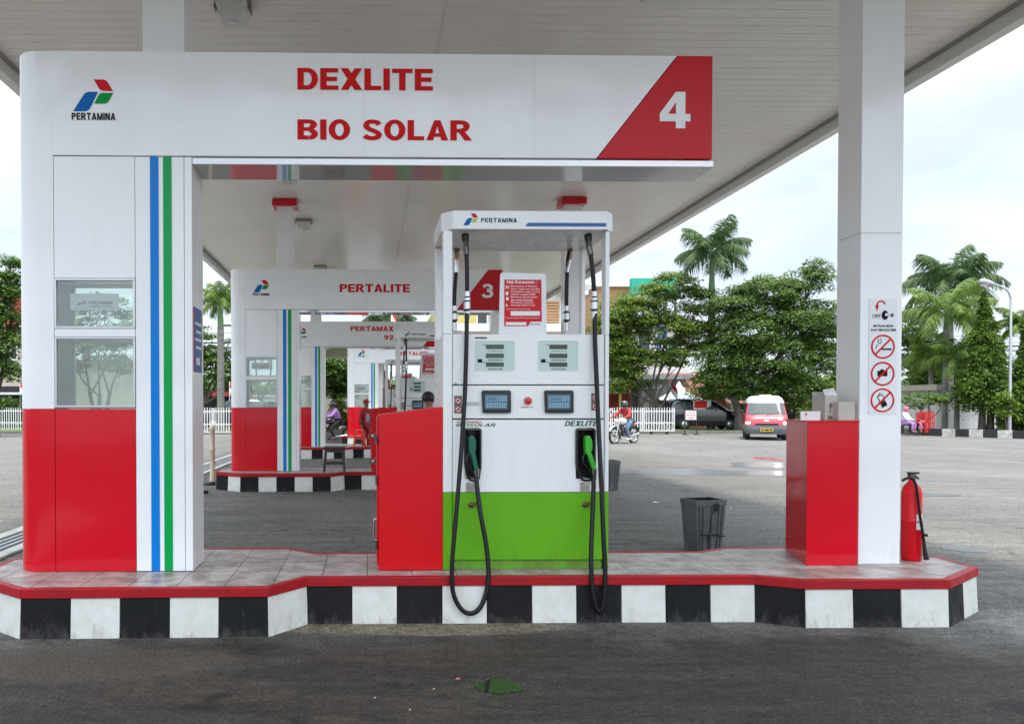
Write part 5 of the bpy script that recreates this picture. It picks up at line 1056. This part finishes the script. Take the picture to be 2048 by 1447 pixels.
building('low white shops running behind the nearest dispenser', 860, 1190, 768, 52, 6, 'wall_white', wins=[(880, 920, 790, 830, 'glass_dark'), (960, 1000, 790, 830, 'glass_dark'), (1040, 1080, 790, 830, 'glass_dark')], roof='shed', roofm='roof_red', rise=.6)
building('low shaded row of stalls behind the big dark tree', 1440, 1800, 788, 50, 6, 'wall_beige', wins=[(1460, 1520, 805, 845, 'seam_dark'), (1540, 1600, 805, 845, 'seam_dark'), (1620, 1670, 805, 845, 'seam_dark')], roof='shed', roofm='roof_red', rise=.6)
# ---- white gates and fences
def fence(px0, px1, Y, label, zt=1.42, name='white_fence', wheels=False, leafs=2, ymid=None):
    x0, x1 = W(px0, 813, Y).x, W(px1, 813, Y).x; t = thing(name, label, 'gate' if wheels else 'fence', ((x0 + x1) / 2, Y, .05)); w_ = (x1 - x0) / leafs
    for k in range(leafs):
        a, b = x0 + k * w_ + .02, x0 + (k + 1) * w_ - .02; z0 = .16 if wheels else .08; m = MB()
        for z in (z0, z0 + .42, zt - .25): m.box(a, b, Y - .02, Y + .02, z, z + .05, 'paint_white')
        for x in (a, b - .05): m.box(x, x + .05, Y - .027, Y + .027, z0, zt - .05, 'paint_white')
        n = int((b - a) / .125)
        for i in range(1, n):
            x = a + (b - a) * i / n; m.box(x - .019, x + .019, Y - .034, Y - .021, z0 + .01, zt - .06, 'paint_white').add([(x - .019, Y - .03, zt - .06), (x + .019, Y - .03, zt - .06), (x, Y - .03, zt), (x, Y - .024, zt - .06)], [(0, 1, 2), (1, 3, 2), (3, 0, 2)], 'paint_white')
            if i < n and i % 2: m.tube([(x + .06 + .055 * math.cos(q), Y - .03, z0 + .24 + .15 * math.sin(q)) for q in [R(30 * j) for j in range(13)]], .008, 'paint_white', 4, caps=False)
        m.build('gate_leaf' if wheels else 'panel', t)
        if wheels:
            for x in (a + .4, b - .4): MB().lathe((x, Y - .02, .08), [(0, -.02), (.075, -.02), (.075, .02), (0, .02)], 'rubber', 14, axis='y').build('wheel', t)
fence(1095, 1350, 38.6, 'white iron picket gate on wheels right of the dispenser', wheels=True, name='picket_gate', leafs=4)
fence(372, 480, 39.2, 'white ornamental iron fence left of the second sign')
fence(-80, 60, 43.5, 'dark iron fence at the left edge under the tree', name='dark_fence')
# ---- poles, wires, lamps, flags, signs
def wire(z, Y, label, sag=.5, x0=-90, x1=95, r=.022):
    pts = [(x0 + (x1 - x0) * i / 24, Y, z - sag * (1 - (abs((i % 12) - 6) / 6) ** 2) + (i == 0) * 0) for i in range(25)]
    o = MB().tube(pts, r, 'wire', 5).build('overhead_wire'); tag(o, label, 'wire', 'overhead wires along the road')
for k, (py, Y, r_, lab) in enumerate(((664, 47.5, .016, 'uppermost thin overhead wire above the road'), (676, 47, .016, 'second overhead wire from the top'), (683, 46.2, .05, 'thick black overhead cable, higher of the two thick ones'), (692, 46.4, .035, 'thick black overhead cable, lower of the two thick ones'), (706, 47.3, .014, 'thin overhead wire below the thick cables'), (716, 46.8, .014, 'lowest thin overhead wire'))): wire(W(1400, py, Y).z, Y, lab, .25, r=r_)
def pole(px, pyt, Y, label, r_=.13):
    c = W(px, 813, Y); t = thing('utility_pole', label, 'pole', (c.x, Y, .1), group='concrete utility poles'); zt = W(px, pyt, Y).z
    MB().tube([(c.x, Y, .05), (c.x, Y, zt)], [r_, r_ * .7], 'concrete', 12).build('pole', t); MB().box(c.x - .9, c.x + .9, Y - .05, Y + .05, zt - .7, zt - .58, 'dark_metal').build('cross_arm', t)
pole(1466, 640, 46.3, 'pale concrete utility pole behind the largest dark tree'); pole(470, 630, 46.5, 'concrete utility pole behind the second portal sign')
c = W(2019, 860, 34.9); t = thing('street_lamp', 'tall galvanised street lamp with curved arm at the right edge', 'street lamp', (c.x, 34.9, .28)); Yl = 34.9
zt = W(2019, 598, Yl).z
MB().tube([(c.x, Yl, .2), (c.x, Yl, 2.6), (c.x, Yl, zt)], [.085, .065, .05], 'alu', 12).tube([(c.x, Yl, zt)] + [W(a, b, Yl) for a, b in ((2018, 585), (2012, 578), (2000, 572), (1985, 567))], .045, 'alu', 10).build('pole', t)
m = MB(); p0, p1 = W(1990, 570, Yl), W(1958, 562, Yl); m.tube([p0 + (p1 - p0) * u for u in (0, .15, .5, .85, 1)], [.06, .12, .17, .16, .06], 'roof_grey', 12); m.build('lamp_head', t)
MB().ball(((p0.x + p1.x) / 2 - .1, Yl, (p0.z + p1.z) / 2 - .08), (.22, .12, .1), 'lamp_glass').build('lens', t)
def flag(px, pyt, Y, base, label, w_=.55, h_=1.3):
    c = W(px, pyt, Y); t = thing('flag', label, 'flag', (c.x, Y, base), group='red and white flags'); MB().tube([(c.x, Y, base), (c.x, Y, c.z)], .02, 'paint_white', 6).build('flagpole', t); m = MB(); n = 8
    for r0, (z0, z1, mm) in enumerate(((-.0, -.5, 'flag_red'), (-.5, -1.0, 'flag_white'))):
        v = []; 
        for i in range(n + 1):
            u = i / n; y = Y + .08 * math.sin(u * 7); dz = -.75 * u * h_ * .8
            v += [(c.x + w_ * u * .8 + .02, y, c.z + z0 * h_ * .6 + dz), (c.x + w_ * u * .8 + .02, y, c.z + z1 * h_ * .6 + dz)]
        m.add(v, [(2 * i, 2 * i + 1, 2 * i + 3, 2 * i + 2) for i in range(n)], mm, True)
    o = m.build('cloth', t); so_ = o.modifiers.new('s', 'SOLIDIFY'); so_.thickness = .006
flag(1340, 757, 46, .1, 'red and white flag drooping beside the white tent', .6, 1.2)
flag(459, 762, 45.5, .1, 'red and white flag by the stall left of the second sign')
flag(40, 762, 46, .1, 'red and white flag beside the left edge of the nearest sign', .4, 1.2)
flag(783, 618, 44, 0, 'tall narrow red and white flag seen under the PERTALITE header', .35, 1.0)
flag(768, 738, 40, 0, 'red and white festival flag inside the farthest portal sign', .5, 1.6); 
c = W(1358, 800, 47.5); t = thing('white_tent', 'peaked white canopy tent behind the white gate', 'tent', (c.x, 47.5, .1)); q = 1.15; ze = W(1358, 800, 47.5).z; zp = W(1355, 762, 47.5).z
v = []
rings = [(0, 1.0), (.25, .62), (.5, .32), (.75, .13), (1, .02)]
for u, s_ in rings:
    for k in range(8):
        a = R(45 * k); rr = q * s_ / max(abs(math.cos(a)), abs(math.sin(a))); v.append((c.x + rr * math.cos(a), 47.5 + rr * math.sin(a), ze + (zp - ze) * u))
MB().add(v, [(i * 8 + k, i * 8 + (k + 1) % 8, i * 8 + 8 + (k + 1) % 8, i * 8 + 8 + k) for i in range(4) for k in range(8)], 'tent').build('roof', t)
for a in (-1, 1):
    for b in (-1, 1): MB().tube([(c.x + a * q, 47.5 + b * q, .1), (c.x + a * q, 47.5 + b * q, ze)], .025, 'alu', 6).build('leg', t)
x0, x1 = W(1312, 813, 45).x, W(1368, 813, 45).x; t = thing('net_awning', 'sagging grey net cover slung in front of the tent', 'awning', ((x0 + x1) / 2, 45, .1))
v = []
for i in range(13):
    u = i / 12; 
    for j in range(4): v.append((x0 + (x1 - x0) * u, 45 + j * .3, W(1340, 796, 45).z + .06 * math.sin(u * 25) - j * .16 - .15 * math.sin(math.pi * u)))
o = MB().add(v, [(4 * i + j, 4 * i + j + 1, 4 * i + 5 + j, 4 * i + 4 + j) for i in range(12) for j in range(3)], 'net_grey', True).build('cloth', t); so_ = o.modifiers.new('s', 'SOLIDIFY'); so_.thickness = .02
for x in (x0, x1): MB().tube([(x, 45, .1), (x, 45, W(1340, 796, 45).z)], .03, 'dark_metal', 6).build('leg', t)
def board(px0, px1, py0, py1, Y, label, m_, foot, rows, name='notice_sign', base=0, txt=None, mt='letter_red'):
    x0, x1 = W(px0, 813, Y).x, W(px1, 813, Y).x; z1, z0 = W(px0, py0, Y).z, W(px0, py1, Y).z; t = thing(name, label, 'sign', ((x0 + x1) / 2, Y, base))
    b_ = MB().box(x0, x1, Y, Y + .03, z0, z1, m_).build('board', t, bevel=.004)
    if txt:
        mm = MB(); n = len(txt); h = (z1 - z0) / (n + .3)
        for i, s_ in enumerate(txt): mm.text(s_, x0 + .06, x1 - .06, z1 - h * (i + 1) + .02, z1 - h * (i + .35), Y - .004, mt, .02)
        mm.build('lettering', b_)
    if foot:
        for x in (x0 - .02, x1 + .02): MB().box(x - .025, x + .025, Y, Y + .05, base, z1, 'dark_metal').build('leg', t)
        for x in (x0, x1): MB().box(x - .05, x + .05, Y - .25, Y + .3, base + .001, base + .04, 'dark_metal').build('foot', t)
board(1371, 1393, 821, 839, 38.0, 'small white standing sign with red lettering right of the white gate', 'poster_white', True, 3, txt=['HARAP', 'MATIKAN', 'LAMPU'])
t = thing('banner', 'white banner with a red field hung left of the parked black car', 'banner', (W(1404, 813, 42.5).x, 42.5, .1)); x0, x1 = W(1387, 813, 42.5).x, W(1422, 813, 42.5).x
MB().box(x0, x1, 42.5, 42.52, W(0, 818, 42.5).z, W(0, 799, 42.5).z, 'flag_white').build('cloth', t); MB().box(x0 + .05, x0 + .78, 42.493, 42.498, W(0, 816, 42.5).z, W(0, 801, 42.5).z, 'flag_red').build('red_field', t)
for x in (x0, x1): MB().tube([(x, 42.53, .1), (x, 42.53, W(0, 796, 42.5).z)], .025, 'dark_metal', 6).build('pole', t)
# ---- people
def skin(name, vs, es, rs, m, parent, T=None, sub=1, rootv=0):
    me = bpy.data.meshes.new(name); me.from_pydata([tuple(T @ Vector(v)) if T else v for v in vs], es, []); o = bpy.data.objects.new(name, me); col.objects.link(o); o.parent = parent; me.materials.append(MATS[m])
    o.modifiers.new('skin', 'SKIN').use_smooth_shade = True
    if not me.skin_vertices: me.skin_vertices.new(name='')
    for i, r_ in enumerate(rs):
        sv = me.skin_vertices[0].data[i]; sv.radius = (r_, r_) if not isinstance(r_, tuple) else r_
    me.skin_vertices[0].data[rootv].use_root = True
    s = o.modifiers.new('sub', 'SUBSURF'); s.levels = sub; s.render_levels = sub + 1; return o
def person(loc, rz, label, J, top, legs, head='hair', cap=None, group=None, sleeves=True, extra=None, lower='trousers', helmet=False):
    """J: joints of a figure facing -Y. keys pelvis chest neck head, L/R: sh el wr hip kn an"""
    t = thing('person', label, 'person', (0, 0, 0), group=group); V = [J['pelvis'], J['waist'], J['chest'], J['neck'], J['chin'], J['head'], J['crown']]; E = [(i, i + 1) for i in range(6)]; Rr = [.12, .11, .125, .052, .068, .088, .06]
    for s in 'LR':
        b = len(V); V += [J[s + 'sh'], J[s + 'el'], J[s + 'wr']]; E += [(2, b), (b, b + 1), (b + 1, b + 2)]; Rr += [.058, .04, .026]
        w = Vector(J[s + 'wr']); d = (w - Vector(J[s + 'el'])).normalized(); sd_ = d.orthogonal().normalized(); b2 = len(V); V.append(tuple(w + d * .06)); Rr.append(.032); E.append((b + 2, b2)); kn = d.cross(sd_)
        for k, (o_, l) in enumerate(((-.03, .055), (-.01, .07), (.01, .065), (.03, .05))): V.append(tuple(w + d * (.075 + l) + sd_ * o_ + kn * .018)); Rr.append(.009); E.append((b2, len(V) - 1))
        V.append(tuple(w + d * .07 - sd_ * .055)); Rr.append(.011); E.append((b + 2, len(V) - 1))
        b = len(V); V += [J[s + 'hip'], J[s + 'kn'], J[s + 'an'], tuple(Vector(J[s + 'an']) + Vector((0, -.14, -.05)))]; E += [(0, b), (b, b + 1), (b + 1, b + 2), (b + 2, b + 3)]; Rr += [.085, .058, .04, .03]
    skin('body', V, E, Rr, 'skin', t)
    h = Vector(J['head']); MB().ball(tuple(h + Vector((0, -.088, -.01))), (.014, .02, .022), 'skin', 8).build('nose', t)
    for sx_ in (-1, 1): MB().ball(tuple(h + Vector((sx_ * .033, -.08, .02))), (.013, .008, .008), 'letter_black', 8).build('eye', t); MB().ball(tuple(h + Vector((sx_ * .088, 0, 0))), (.014, .022, .03), 'skin', 8).build('ear', t)
    V = [J['pelvis'], J['waist'], J['chest'], tuple(Vector(J['neck']) - Vector((0, 0, .03)))]; E = [(0, 1), (1, 2), (2, 3)]; Rr = [.145, .14, .155, .075]
    for s in 'LR': b = len(V); V += [J[s + 'sh'], J[s + 'el']] + ([tuple(Vector(J[s + 'el']).lerp(Vector(J[s + 'wr']), .88))] if sleeves else []); E += [(2, b), (b, b + 1)] + ([(b + 1, b + 2)] if sleeves else []); Rr += [.078, .06] + ([.045] if sleeves else [])
    skin('shirt', V, E, Rr, top, t)
    V = [tuple(Vector(J['pelvis']) + Vector((0, 0, .02)))]; E = []; Rr = [.15]
    for s in 'LR': b = len(V); V += [J[s + 'hip'], J[s + 'kn'], tuple(Vector(J[s + 'kn']).lerp(Vector(J[s + 'an']), .93))]; E += [(0, b), (b, b + 1), (b + 1, b + 2)]; Rr += [.105, .075, .055]
    skin(lower, V, E, Rr, legs, t)
    for s in 'LR':
        a = Vector(J[s + 'an']); MB().tube([tuple(a + Vector((0, .05, -.045))), tuple(a + Vector((0, -.02, -.04))), tuple(a + Vector((0, -.15, -.055))), tuple(a + Vector((0, -.19, -.06)))], [.036, .042, .035, .02], 'cloth_white' if extra == 'white_shoes' else 'cloth_black', 8).build('shoe', t)
    if head == 'hair': MB().ball(tuple(h + Vector((0, .016, .045))), (.102, .106, .10), 'hair', 16, lo=-.55).build('hair', t)
    if helmet: MB().ball(tuple(h + Vector((0, .01, .02))), (.142, .155, .155), helmet, 18, lo=-.6).build('helmet', t); MB().ball(tuple(h + Vector((0, -.03, .0))), (.13, .125, .09), 'glass_dark', 14).build('visor', t)
    if cap: MB().ball(tuple(h + Vector((0, .005, .035))), (.105, .11, .10), cap, 16, lo=-.05).box(h.x - .07, h.x + .07, h.y - .2, h.y - .09, h.z + .035, h.z + .05, cap).build('cap', t)
    if head == 'scarf': MB().ball(tuple(h + Vector((0, .02, -.01))), (.115, .115, .145), cap_col, 16, lo=-.9).build('headscarf', t)
    t.location = loc; t.rotation_euler = (0, 0, rz); return t
def stand(s=1.0, arm=None):
    J = dict(pelvis=(0, 0, .93), waist=(0, .005, 1.08), chest=(0, .01, 1.28), neck=(0, .01, 1.46), chin=(0, -.01, 1.53), head=(0, -.005, 1.60), crown=(0, .01, 1.66))
    for k, x in (('L', -1), ('R', 1)): J.update({k + 'sh': (x * .17, .01, 1.37), k + 'el': (x * .22, .03, 1.10), k + 'wr': (x * .22, -.06, .87), k + 'hip': (x * .09, 0, .90), k + 'kn': (x * .10, -.01, .49), k + 'an': (x * .10, .02, .09)})
    if arm: J.update(arm)
    return {k: tuple(c * s for c in v) for k, v in J.items()}
q = gz(733, 873, TOP)
p_ = person((at(732, 813, 23.2).x, 23.2, 0), R(40), 'attendant in red uniform and red cap with lilac vest behind the orange stool', stand(.96, {'Rwr': (.12, -.26, 1.0), 'Rel': (.22, .0, 1.08)}), 'cloth_red', 'cloth_red', head=None, cap='cloth_red')
off = Vector((0, 0, 0)); skin('vest', [(0, -.02, .93 * .96), (0, -.02, 1.1 * .96), (0, -.01, 1.3 * .96)], [(0, 1), (1, 2)], [(.12, .16), (.12, .155), (.13, .165)], 'cloth_lilac', p_)
person((at(857, 813, 11.7).x, 11.7, 0), R(150), 'man with short black hair whose head shows above the nearest red cabinet', stand(.955), 'cloth_red', 'cloth_black')
def ride():
    J = dict(pelvis=(0, .25, .86), waist=(0, .22, 1.02), chest=(0, .12, 1.22), neck=(0, .06, 1.38), chin=(0, .02, 1.44), head=(0, .01, 1.50), crown=(0, .03, 1.56))
    for k, x in (('L', -1), ('R', 1)): J.update({k + 'sh': (x * .18, .1, 1.30), k + 'el': (x * .30, -.12, 1.08), k + 'wr': (x * .30, -.36, 1.03), k + 'hip': (x * .11, .22, .84), k + 'kn': (x * .2, -.14, .62), k + 'an': (x * .2, .05, .22)})
    return J
# ---- motorcycles (front towards -Y)
def motorcycle(loc, rz, label, tank='paint_white'):
    t = thing('motorcycle', label, 'motorcycle', (0, 0, 0), group='motorcycles')
    for y in (-.66, .64):
        w_ = MB(); prof = [(.30 + .045 * math.cos(a), .045 * math.sin(a)) for a in [2 * math.pi * i / 8 for i in range(9)]]; w_.lathe((0, y, .31), prof, 'tyre', 28, axis='x'); o = w_.build('wheel', t)
        r_ = MB().lathe((0, y, .31), [(.262, -.02), (.25, -.012), (.25, .012), (.262, .02)], 'metal', 28, axis='x').lathe((0, y, .31), [(0, -.05), (.045, -.05), (.045, .05), (0, .05)], 'dark_metal', 14, axis='x')
        for k in range(12): a = R(30 * k); r_.tube([(.0, y + .03 * math.cos(a), .31 + .03 * math.sin(a)), (0, y + .255 * math.cos(a + .2), .31 + .255 * math.sin(a + .2))], .004, 'metal', 4, caps=False)
        r_.build('rim', o)
        f = MB(); f.add([(x, y + .375 * math.cos(a), .31 + .375 * math.sin(a)) for a in [R(20 + 11 * i) for i in range(13)] for x in (-.055, .055)], [(2 * i, 2 * i + 1, 2 * i + 3, 2 * i + 2) for i in range(12)], tank if y < 0 else 'black_plastic', True); g_ = f.build('mudguard', t); so_ = g_.modifiers.new('s', 'SOLIDIFY'); so_.thickness = .006
    for x in (-.075, .075): MB().tube([(x, -.66, .31), (x, -.42, .92)], .024, 'metal', 8).build('fork', t)
    MB().tube(smooth_path([(-.36, -.30, 1.02), (-.2, -.36, 1.04), (0, -.42, .98), (.2, -.36, 1.04), (.36, -.30, 1.02)]), .013, 'dark_metal', 8).build('handlebar', t)
    for x in (-1, 1): MB().tube([(x * .27, -.32, 1.04), (x * .34, -.34, 1.2)], .006, 'dark_metal', 6).ball((x * .36, -.34, 1.23), (.055, .015, .035), 'glass_dark').build('mirror', t)
    MB().ball((0, -.50, .88), (.09, .08, .09), 'head_lamp').build('headlight', t)
    MB().tube([(0, -.38, .90), (0, -.28, .88), (0, -.05, .86), (0, .1, .78)], [.05, .13, .145, .07], tank, 14).build('tank', t)
    MB().tube([(0, .05, .80), (0, .2, .78), (0, .5, .80), (0, .72, .84)], [.07, .12, .11, .05], 'black_plastic', 12).build('seat', t)
    MB().tube([(0, -.40, .88), (0, -.25, .45), (0, .15, .36), (0, .35, .6), (0, .7, .74)], .028, 'dark_metal', 8).tube([(0, .15, .36), (0, .64, .31)], .03, 'dark_metal', 8).build('frame', t)
    MB().box(-.11, .11, -.2, .16, .28, .5, 'dark_metal').lathe((0, -.1, .48), [(.1, 0), (.1, .06), (.08, .065), (.1, .07), (.1, .13), (.06, .18)], 'dark_metal', 12).build('engine', t, bevel=.03)
    MB().tube([(.1, -.2, .42), (.15, -.1, .27), (.16, .3, .29), (.17, .75, .38)], [.02, .022, .04, .045], 'metal', 10).build('exhaust', t)
    MB().ball((0, .84, .74), (.05, .03, .035), 'button_red').build('tail_light', t)
    t.location = loc; t.rotation_euler = (0, 0, rz); return t
g = gz(1248, 886); mr = R(-52)
motorcycle((g.x, g.y, 0), mr, 'white motorcycle ridden by the man in the red jacket in front of the white gate')
person((g.x, g.y, 0), mr, 'rider in red jacket, blue jeans and dark helmet on the white motorcycle', ride(), 'cloth_red', 'cloth_jeans', head=None, helmet='car_black', extra='white_shoes')
g = gz(668, 886); motorcycle((g.x, g.y, 0), R(-75), 'dark motorcycle standing beyond the third island by the shrub', 'car_black')
person((g.x - .05, g.y, 0), R(-75), 'rider in purple top and dark helmet on the dark motorcycle', ride(), 'cloth_purple', 'cloth_black', head=None, helmet='car_black')
cap_col = 'cloth_pink'
def sit():
    J = dict(pelvis=(0, .1, .50), waist=(0, .08, .66), chest=(0, .05, .88), neck=(0, .03, 1.05), chin=(0, .0, 1.11), head=(0, 0, 1.18), crown=(0, .02, 1.24))
    for k, x in (('L', -1), ('R', 1)): J.update({k + 'sh': (x * .17, .05, .97), k + 'el': (x * .2, -.05, .72), k + 'wr': (x * .12, -.28, .62), k + 'hip': (x * .1, .08, .5), k + 'kn': (x * .12, -.34, .5), k + 'an': (x * .12, -.32, .09)})
    return J
pp = at(1813, 813, 37); person((pp.x, 37, .13), R(30), 'seated woman in pink headscarf and pale blouse, just right of the white column', sit(), 'cloth_white', 'cloth_purple', head='scarf', lower='skirt')
cap_col = 'cloth_red'; pp = at(1843, 813, 37); person((pp.x, 37, .13), R(-20), 'seated person in red under the small tree on the right', sit(), 'cloth_red', 'cloth_pink', head='hair')
for px, lab in ((1814, 'low bench under the woman in the pink headscarf'), (1843, 'low bench under the seated person in red')):
    pp = at(px, 813, 37.12); t = thing('bench', lab, 'bench', (pp.x, 37.12, .12)); MB().box(pp.x - .3, pp.x + .3, 36.97, 37.3, .50, .54, 'wood_dark').build('seat', t)
    for sx_ in (-.26, .26): MB().box(pp.x + sx_ - .03, pp.x + sx_ + .03, 37.0, 37.28, .12, .5, 'wood_dark').build('leg', t)
pr = at(1860, 813, 36.6); t = thing('red_gate', 'small red barred gate right of the seated people', 'gate', (pr.x, 36.6, .12)); m = MB(); x0, x1 = at(1850, 813, 36.6).x, at(1868, 813, 36.6).x
for z in (.15, .6, 1.15): m.box(x0, x1, 36.6, 36.64, z, z + .04, 'button_red')
for i in range(6): x = x0 + (x1 - x0) * i / 5; m.box(x - .015, x + .015, 36.57, 36.597, .12, 1.2, 'button_red')
m.build('bars', t)
# ---- vehicles built from horizontal slices
def loop(yf, yb, hw, r, z):
    out = []; cs = [(-hw + r, yf + r, 180), (hw - r, yf + r, 270), (hw - r, yb - r, 0), (-hw + r, yb - r, 90)]
    for i, (cx, cy, a0) in enumerate(cs):
        arc = [(cx + r * math.cos(R(a0 + 90 * k / 4)), cy + r * math.sin(R(a0 + 90 * k / 4)), z) for k in range(5)]; out += arc
        nx_, ny_, na = cs[(i + 1) % 4]; e = (nx_ + r * math.cos(R(na)), ny_ + r * math.sin(R(na)), z)
        for k in range(1, 7): u = k / 7; out.append((arc[-1][0] * (1 - u) + e[0] * u, arc[-1][1] * (1 - u) + e[1] * u, z))
    return out
def lev(Ls, z):
    for a, b in zip(Ls, Ls[1:]):
        if a[0] <= z <= b[0]: u = (z - a[0]) / (b[0] - a[0]); return [a[i] * (1 - u) + b[i] * u for i in range(5)]
    return list(Ls[-1] if z > Ls[-1][0] else Ls[0])
def shell(Ls, zs, m, mb=None, cap=True):
    mb = mb or MB(); n = 44; v = []
    for z in zs: l = lev(Ls, z); v += loop(l[1], l[2], l[3], l[4], z)
    k = len(zs); mb.add(v, [(i * n + j, i * n + (j + 1) % n, (i + 1) * n + (j + 1) % n, (i + 1) * n + j) for i in range(k - 1) for j in range(n)], m, True)
    if cap: mb.add(v, [tuple(range(n))[::-1], tuple(range((k - 1) * n, k * n))], m)
    return mb
def patch(Ls, za, zb, i0, i1, m, d=.008, k=5):
    mb = MB(); v = []; w_ = i1 - i0 + 1
    for s in range(k + 1):
        z = za + (zb - za) * s / k; l = lev(Ls, z); lp = loop(l[1] - d, l[2] + d, l[3] + d, l[4] + d, z); v += [lp[i % 44] for i in range(i0, i1 + 1)]
    return mb.add(v, [(s * w_ + j, s * w_ + j + 1, (s + 1) * w_ + j + 1, (s + 1) * w_ + j) for s in range(k) for j in range(w_ - 1)], m, True)
def wheels(t, ys, hw, r=.30):
    for y in ys:
        for sx_ in (-1, 1):
            x = sx_ * (hw - .09); o = MB().lathe((x, y, r), [(r * .6, -.1), (r * .95, -.1), (r, -.07), (r, .07), (r * .95, .1), (r * .6, .1)], 'tyre', 24, axis='x').build('wheel', t)
            MB().lathe((x, y, r), [(0, -.07), (r * .6, -.095), (r * .6, .095), (0, .07)], 'alu', 20, axis='x').build('rim', o)
def van(loc, rz):
    t = thing('minibus', 'red and white minibus taxi with yellow number plate driving in from the road', 'minibus', (0, 0, 0))
    Ls = [(.26, -.02, 3.85, .74, .14), (.45, -.10, 3.95, .80, .18), (.72, -.08, 3.95, .82, .2), (.95, .02, 3.95, .82, .22), (1.08, .18, 3.94, .81, .22), (1.66, .62, 3.88, .70, .20), (1.78, .74, 3.84, .66, .22), (1.90, .98, 3.7, .55, .3)]
    b = shell(Ls, [.62, .72, .83, .95, 1.02, 1.08, 1.2, 1.35, 1.5, 1.6], 'van_red', cap=False).build('body', t)
    shell(Ls, [1.6, 1.66, 1.72, 1.78, 1.84, 1.90], 'van_white').build('roof', t)
    shell([(z, a - .03, bb + .02, h + .02, r_) for z, a, bb, h, r_ in Ls], [.26, .35, .45, .55, .62], 'bumper_grey').build('bumper', t)
    f = patch(Ls, 1.10, 1.61, 2, 13, 'glass_wind', .012).build('windscreen', t)
    for x in (-.28, .3): MB().tube([(x - .3, .17, 1.10), (x + .2, .24, 1.17)], .014, 'black_plastic', 6).build('wiper', f)
    for i0 in (14, 36): patch(Ls, 1.12, 1.56, i0, i0 + (10 if i0 == 14 else 8), 'glass_dark', .01).build('side_window', t)
    patch(Ls, 1.15, 1.56, 26, 33, 'glass_dark', .01).build('rear_window', t)
    for i0 in (1, 11): patch(Ls, .66, .80, i0, i0 + 3, 'head_lamp', .02).build('headlight', t)
    patch(Ls, .635, .72, 5, 10, 'black_plastic', .02).build('grille', t); patch(Ls, .82, .87, 7, 8, 'metal', .02).build('badge', t)
    patch(Ls, .88, 1.0, 10, 11, 'letter_white', .012).build('door_sticker', t)
    pl_ = MB().box(-.25, .25, -.17, -.155, .38, .52, 'plate_yellow').build('number_plate', t); MB().box(-.2, -.12, -.173, -.171, .42, .48, 'letter_black').box(-.08, .08, -.173, -.171, .42, .48, 'letter_black').box(.12, .2, -.173, -.171, .42, .48, 'letter_black').build('plate_marks', pl_)
    MB().box(-.25, .25, 1.0, 1.2, 1.9, 1.96, 'cream').build('roof_sign', t, bevel=.02)
    m = MB().tube([(-.45, .9, 1.96), (.45, .9, 1.96)], .015, 'alu', 6)
    for x in (-1, 1): MB().tube([(x * .8, .2, 1.12), (x * .93, .12, 1.16)], .012, 'black_plastic', 6).ball((x * .95, .12, 1.22), (.05, .03, .09), 'black_plastic').build('mirror', t)
    wheels(t, (.75, 3.1), .80, .29); t.location = loc; t.rotation_euler = (0, 0, rz)
g = gz(1533, 880); van((g.x, g.y, 0), R(-25))
def car(loc, rz, label, m='car_black'):
    t = thing('parked_car', label, 'car', (0, 0, 0), group='parked cars')
    Ls = [(.22, .06, 4.1, .78, .2), (.45, -.02, 4.2, .84, .3), (.78, .02, 4.2, .85, .3), (.98, .22, 4.18, .84, .3), (1.10, .8, 4.15, .82, .25), (1.60, 1.5, 4.0, .70, .25), (1.74, 1.9, 3.8, .58, .3)]
    shell(Ls, [.22, .34, .45, .6, .78, .88, .98, 1.04, 1.10, 1.25, 1.42, 1.60, 1.67, 1.74], m).build('body', t)
    patch(Ls, 1.12, 1.60, 3, 12, 'glass_dark', .01).build('windscreen', t); patch(Ls, 1.14, 1.58, 26, 34, 'glass_dark', .01).build('rear_window', t)
    for i0 in (15, 37): patch(Ls, 1.14, 1.56, i0, i0 + 3, 'glass_dark', .01).build('side_window', t); patch(Ls, 1.14, 1.56, i0 + 3, i0 + 6, 'glass_wind', .012).build('side_window', t)
    for i0 in (2, 11): patch(Ls, .62, .76, i0, i0 + 3, 'head_lamp', .01).build('headlight', t)
    for x in (-1, 1): MB().ball((x * .93, 1.1, 1.05), (.08, .05, .06), m).build('mirror', t)
    wheels(t, (.8, 3.3), .84, .31); t.location = loc; t.rotation_euler = (0, 0, rz)
p_ = at(1484, 813, 42.8); car((p_.x, 43, .13), R(82), 'black car parked on the verge behind the tree trunks')
p_ = at(400, 813, 45.5); car((p_.x, 45.5, .13), R(-80), 'dark car parked behind the left white fence')
# litter on the forecourt
for i, (px, py, s_) in enumerate(((916, 1358, .016), (1312, 1004, .06), (868, 1378, .006), (750, 1396, .006), (1050, 1180, .0), (1462, 1016, .02), (820, 1420, .006))):
    if s_:
        g = gz(px, py, .006); o = MB().add([(g.x - s_, g.y, .006), (g.x + s_ * .3, g.y - s_ * .6, .012), (g.x + s_, g.y + s_ * .3, .008), (g.x, g.y + s_ * .8, .014)], [(0, 1, 2, 3)], ('cloth_pink', 'paint_white')[i > 0]).build('litter')
        own(o, (g.x, g.y, 0)); tag(o, ('crumpled pink scrap of paper left of the near puddle', 'largest white scrap of paper left of the broken bin', 'tiny white scrap nearest the near puddle', 'tiny white scrap left of the near puddle', '', 'white scrap of paper right of the broken bin', 'white scrap close to the bottom edge')[i], 'litter', 'scraps of litter on the asphalt')
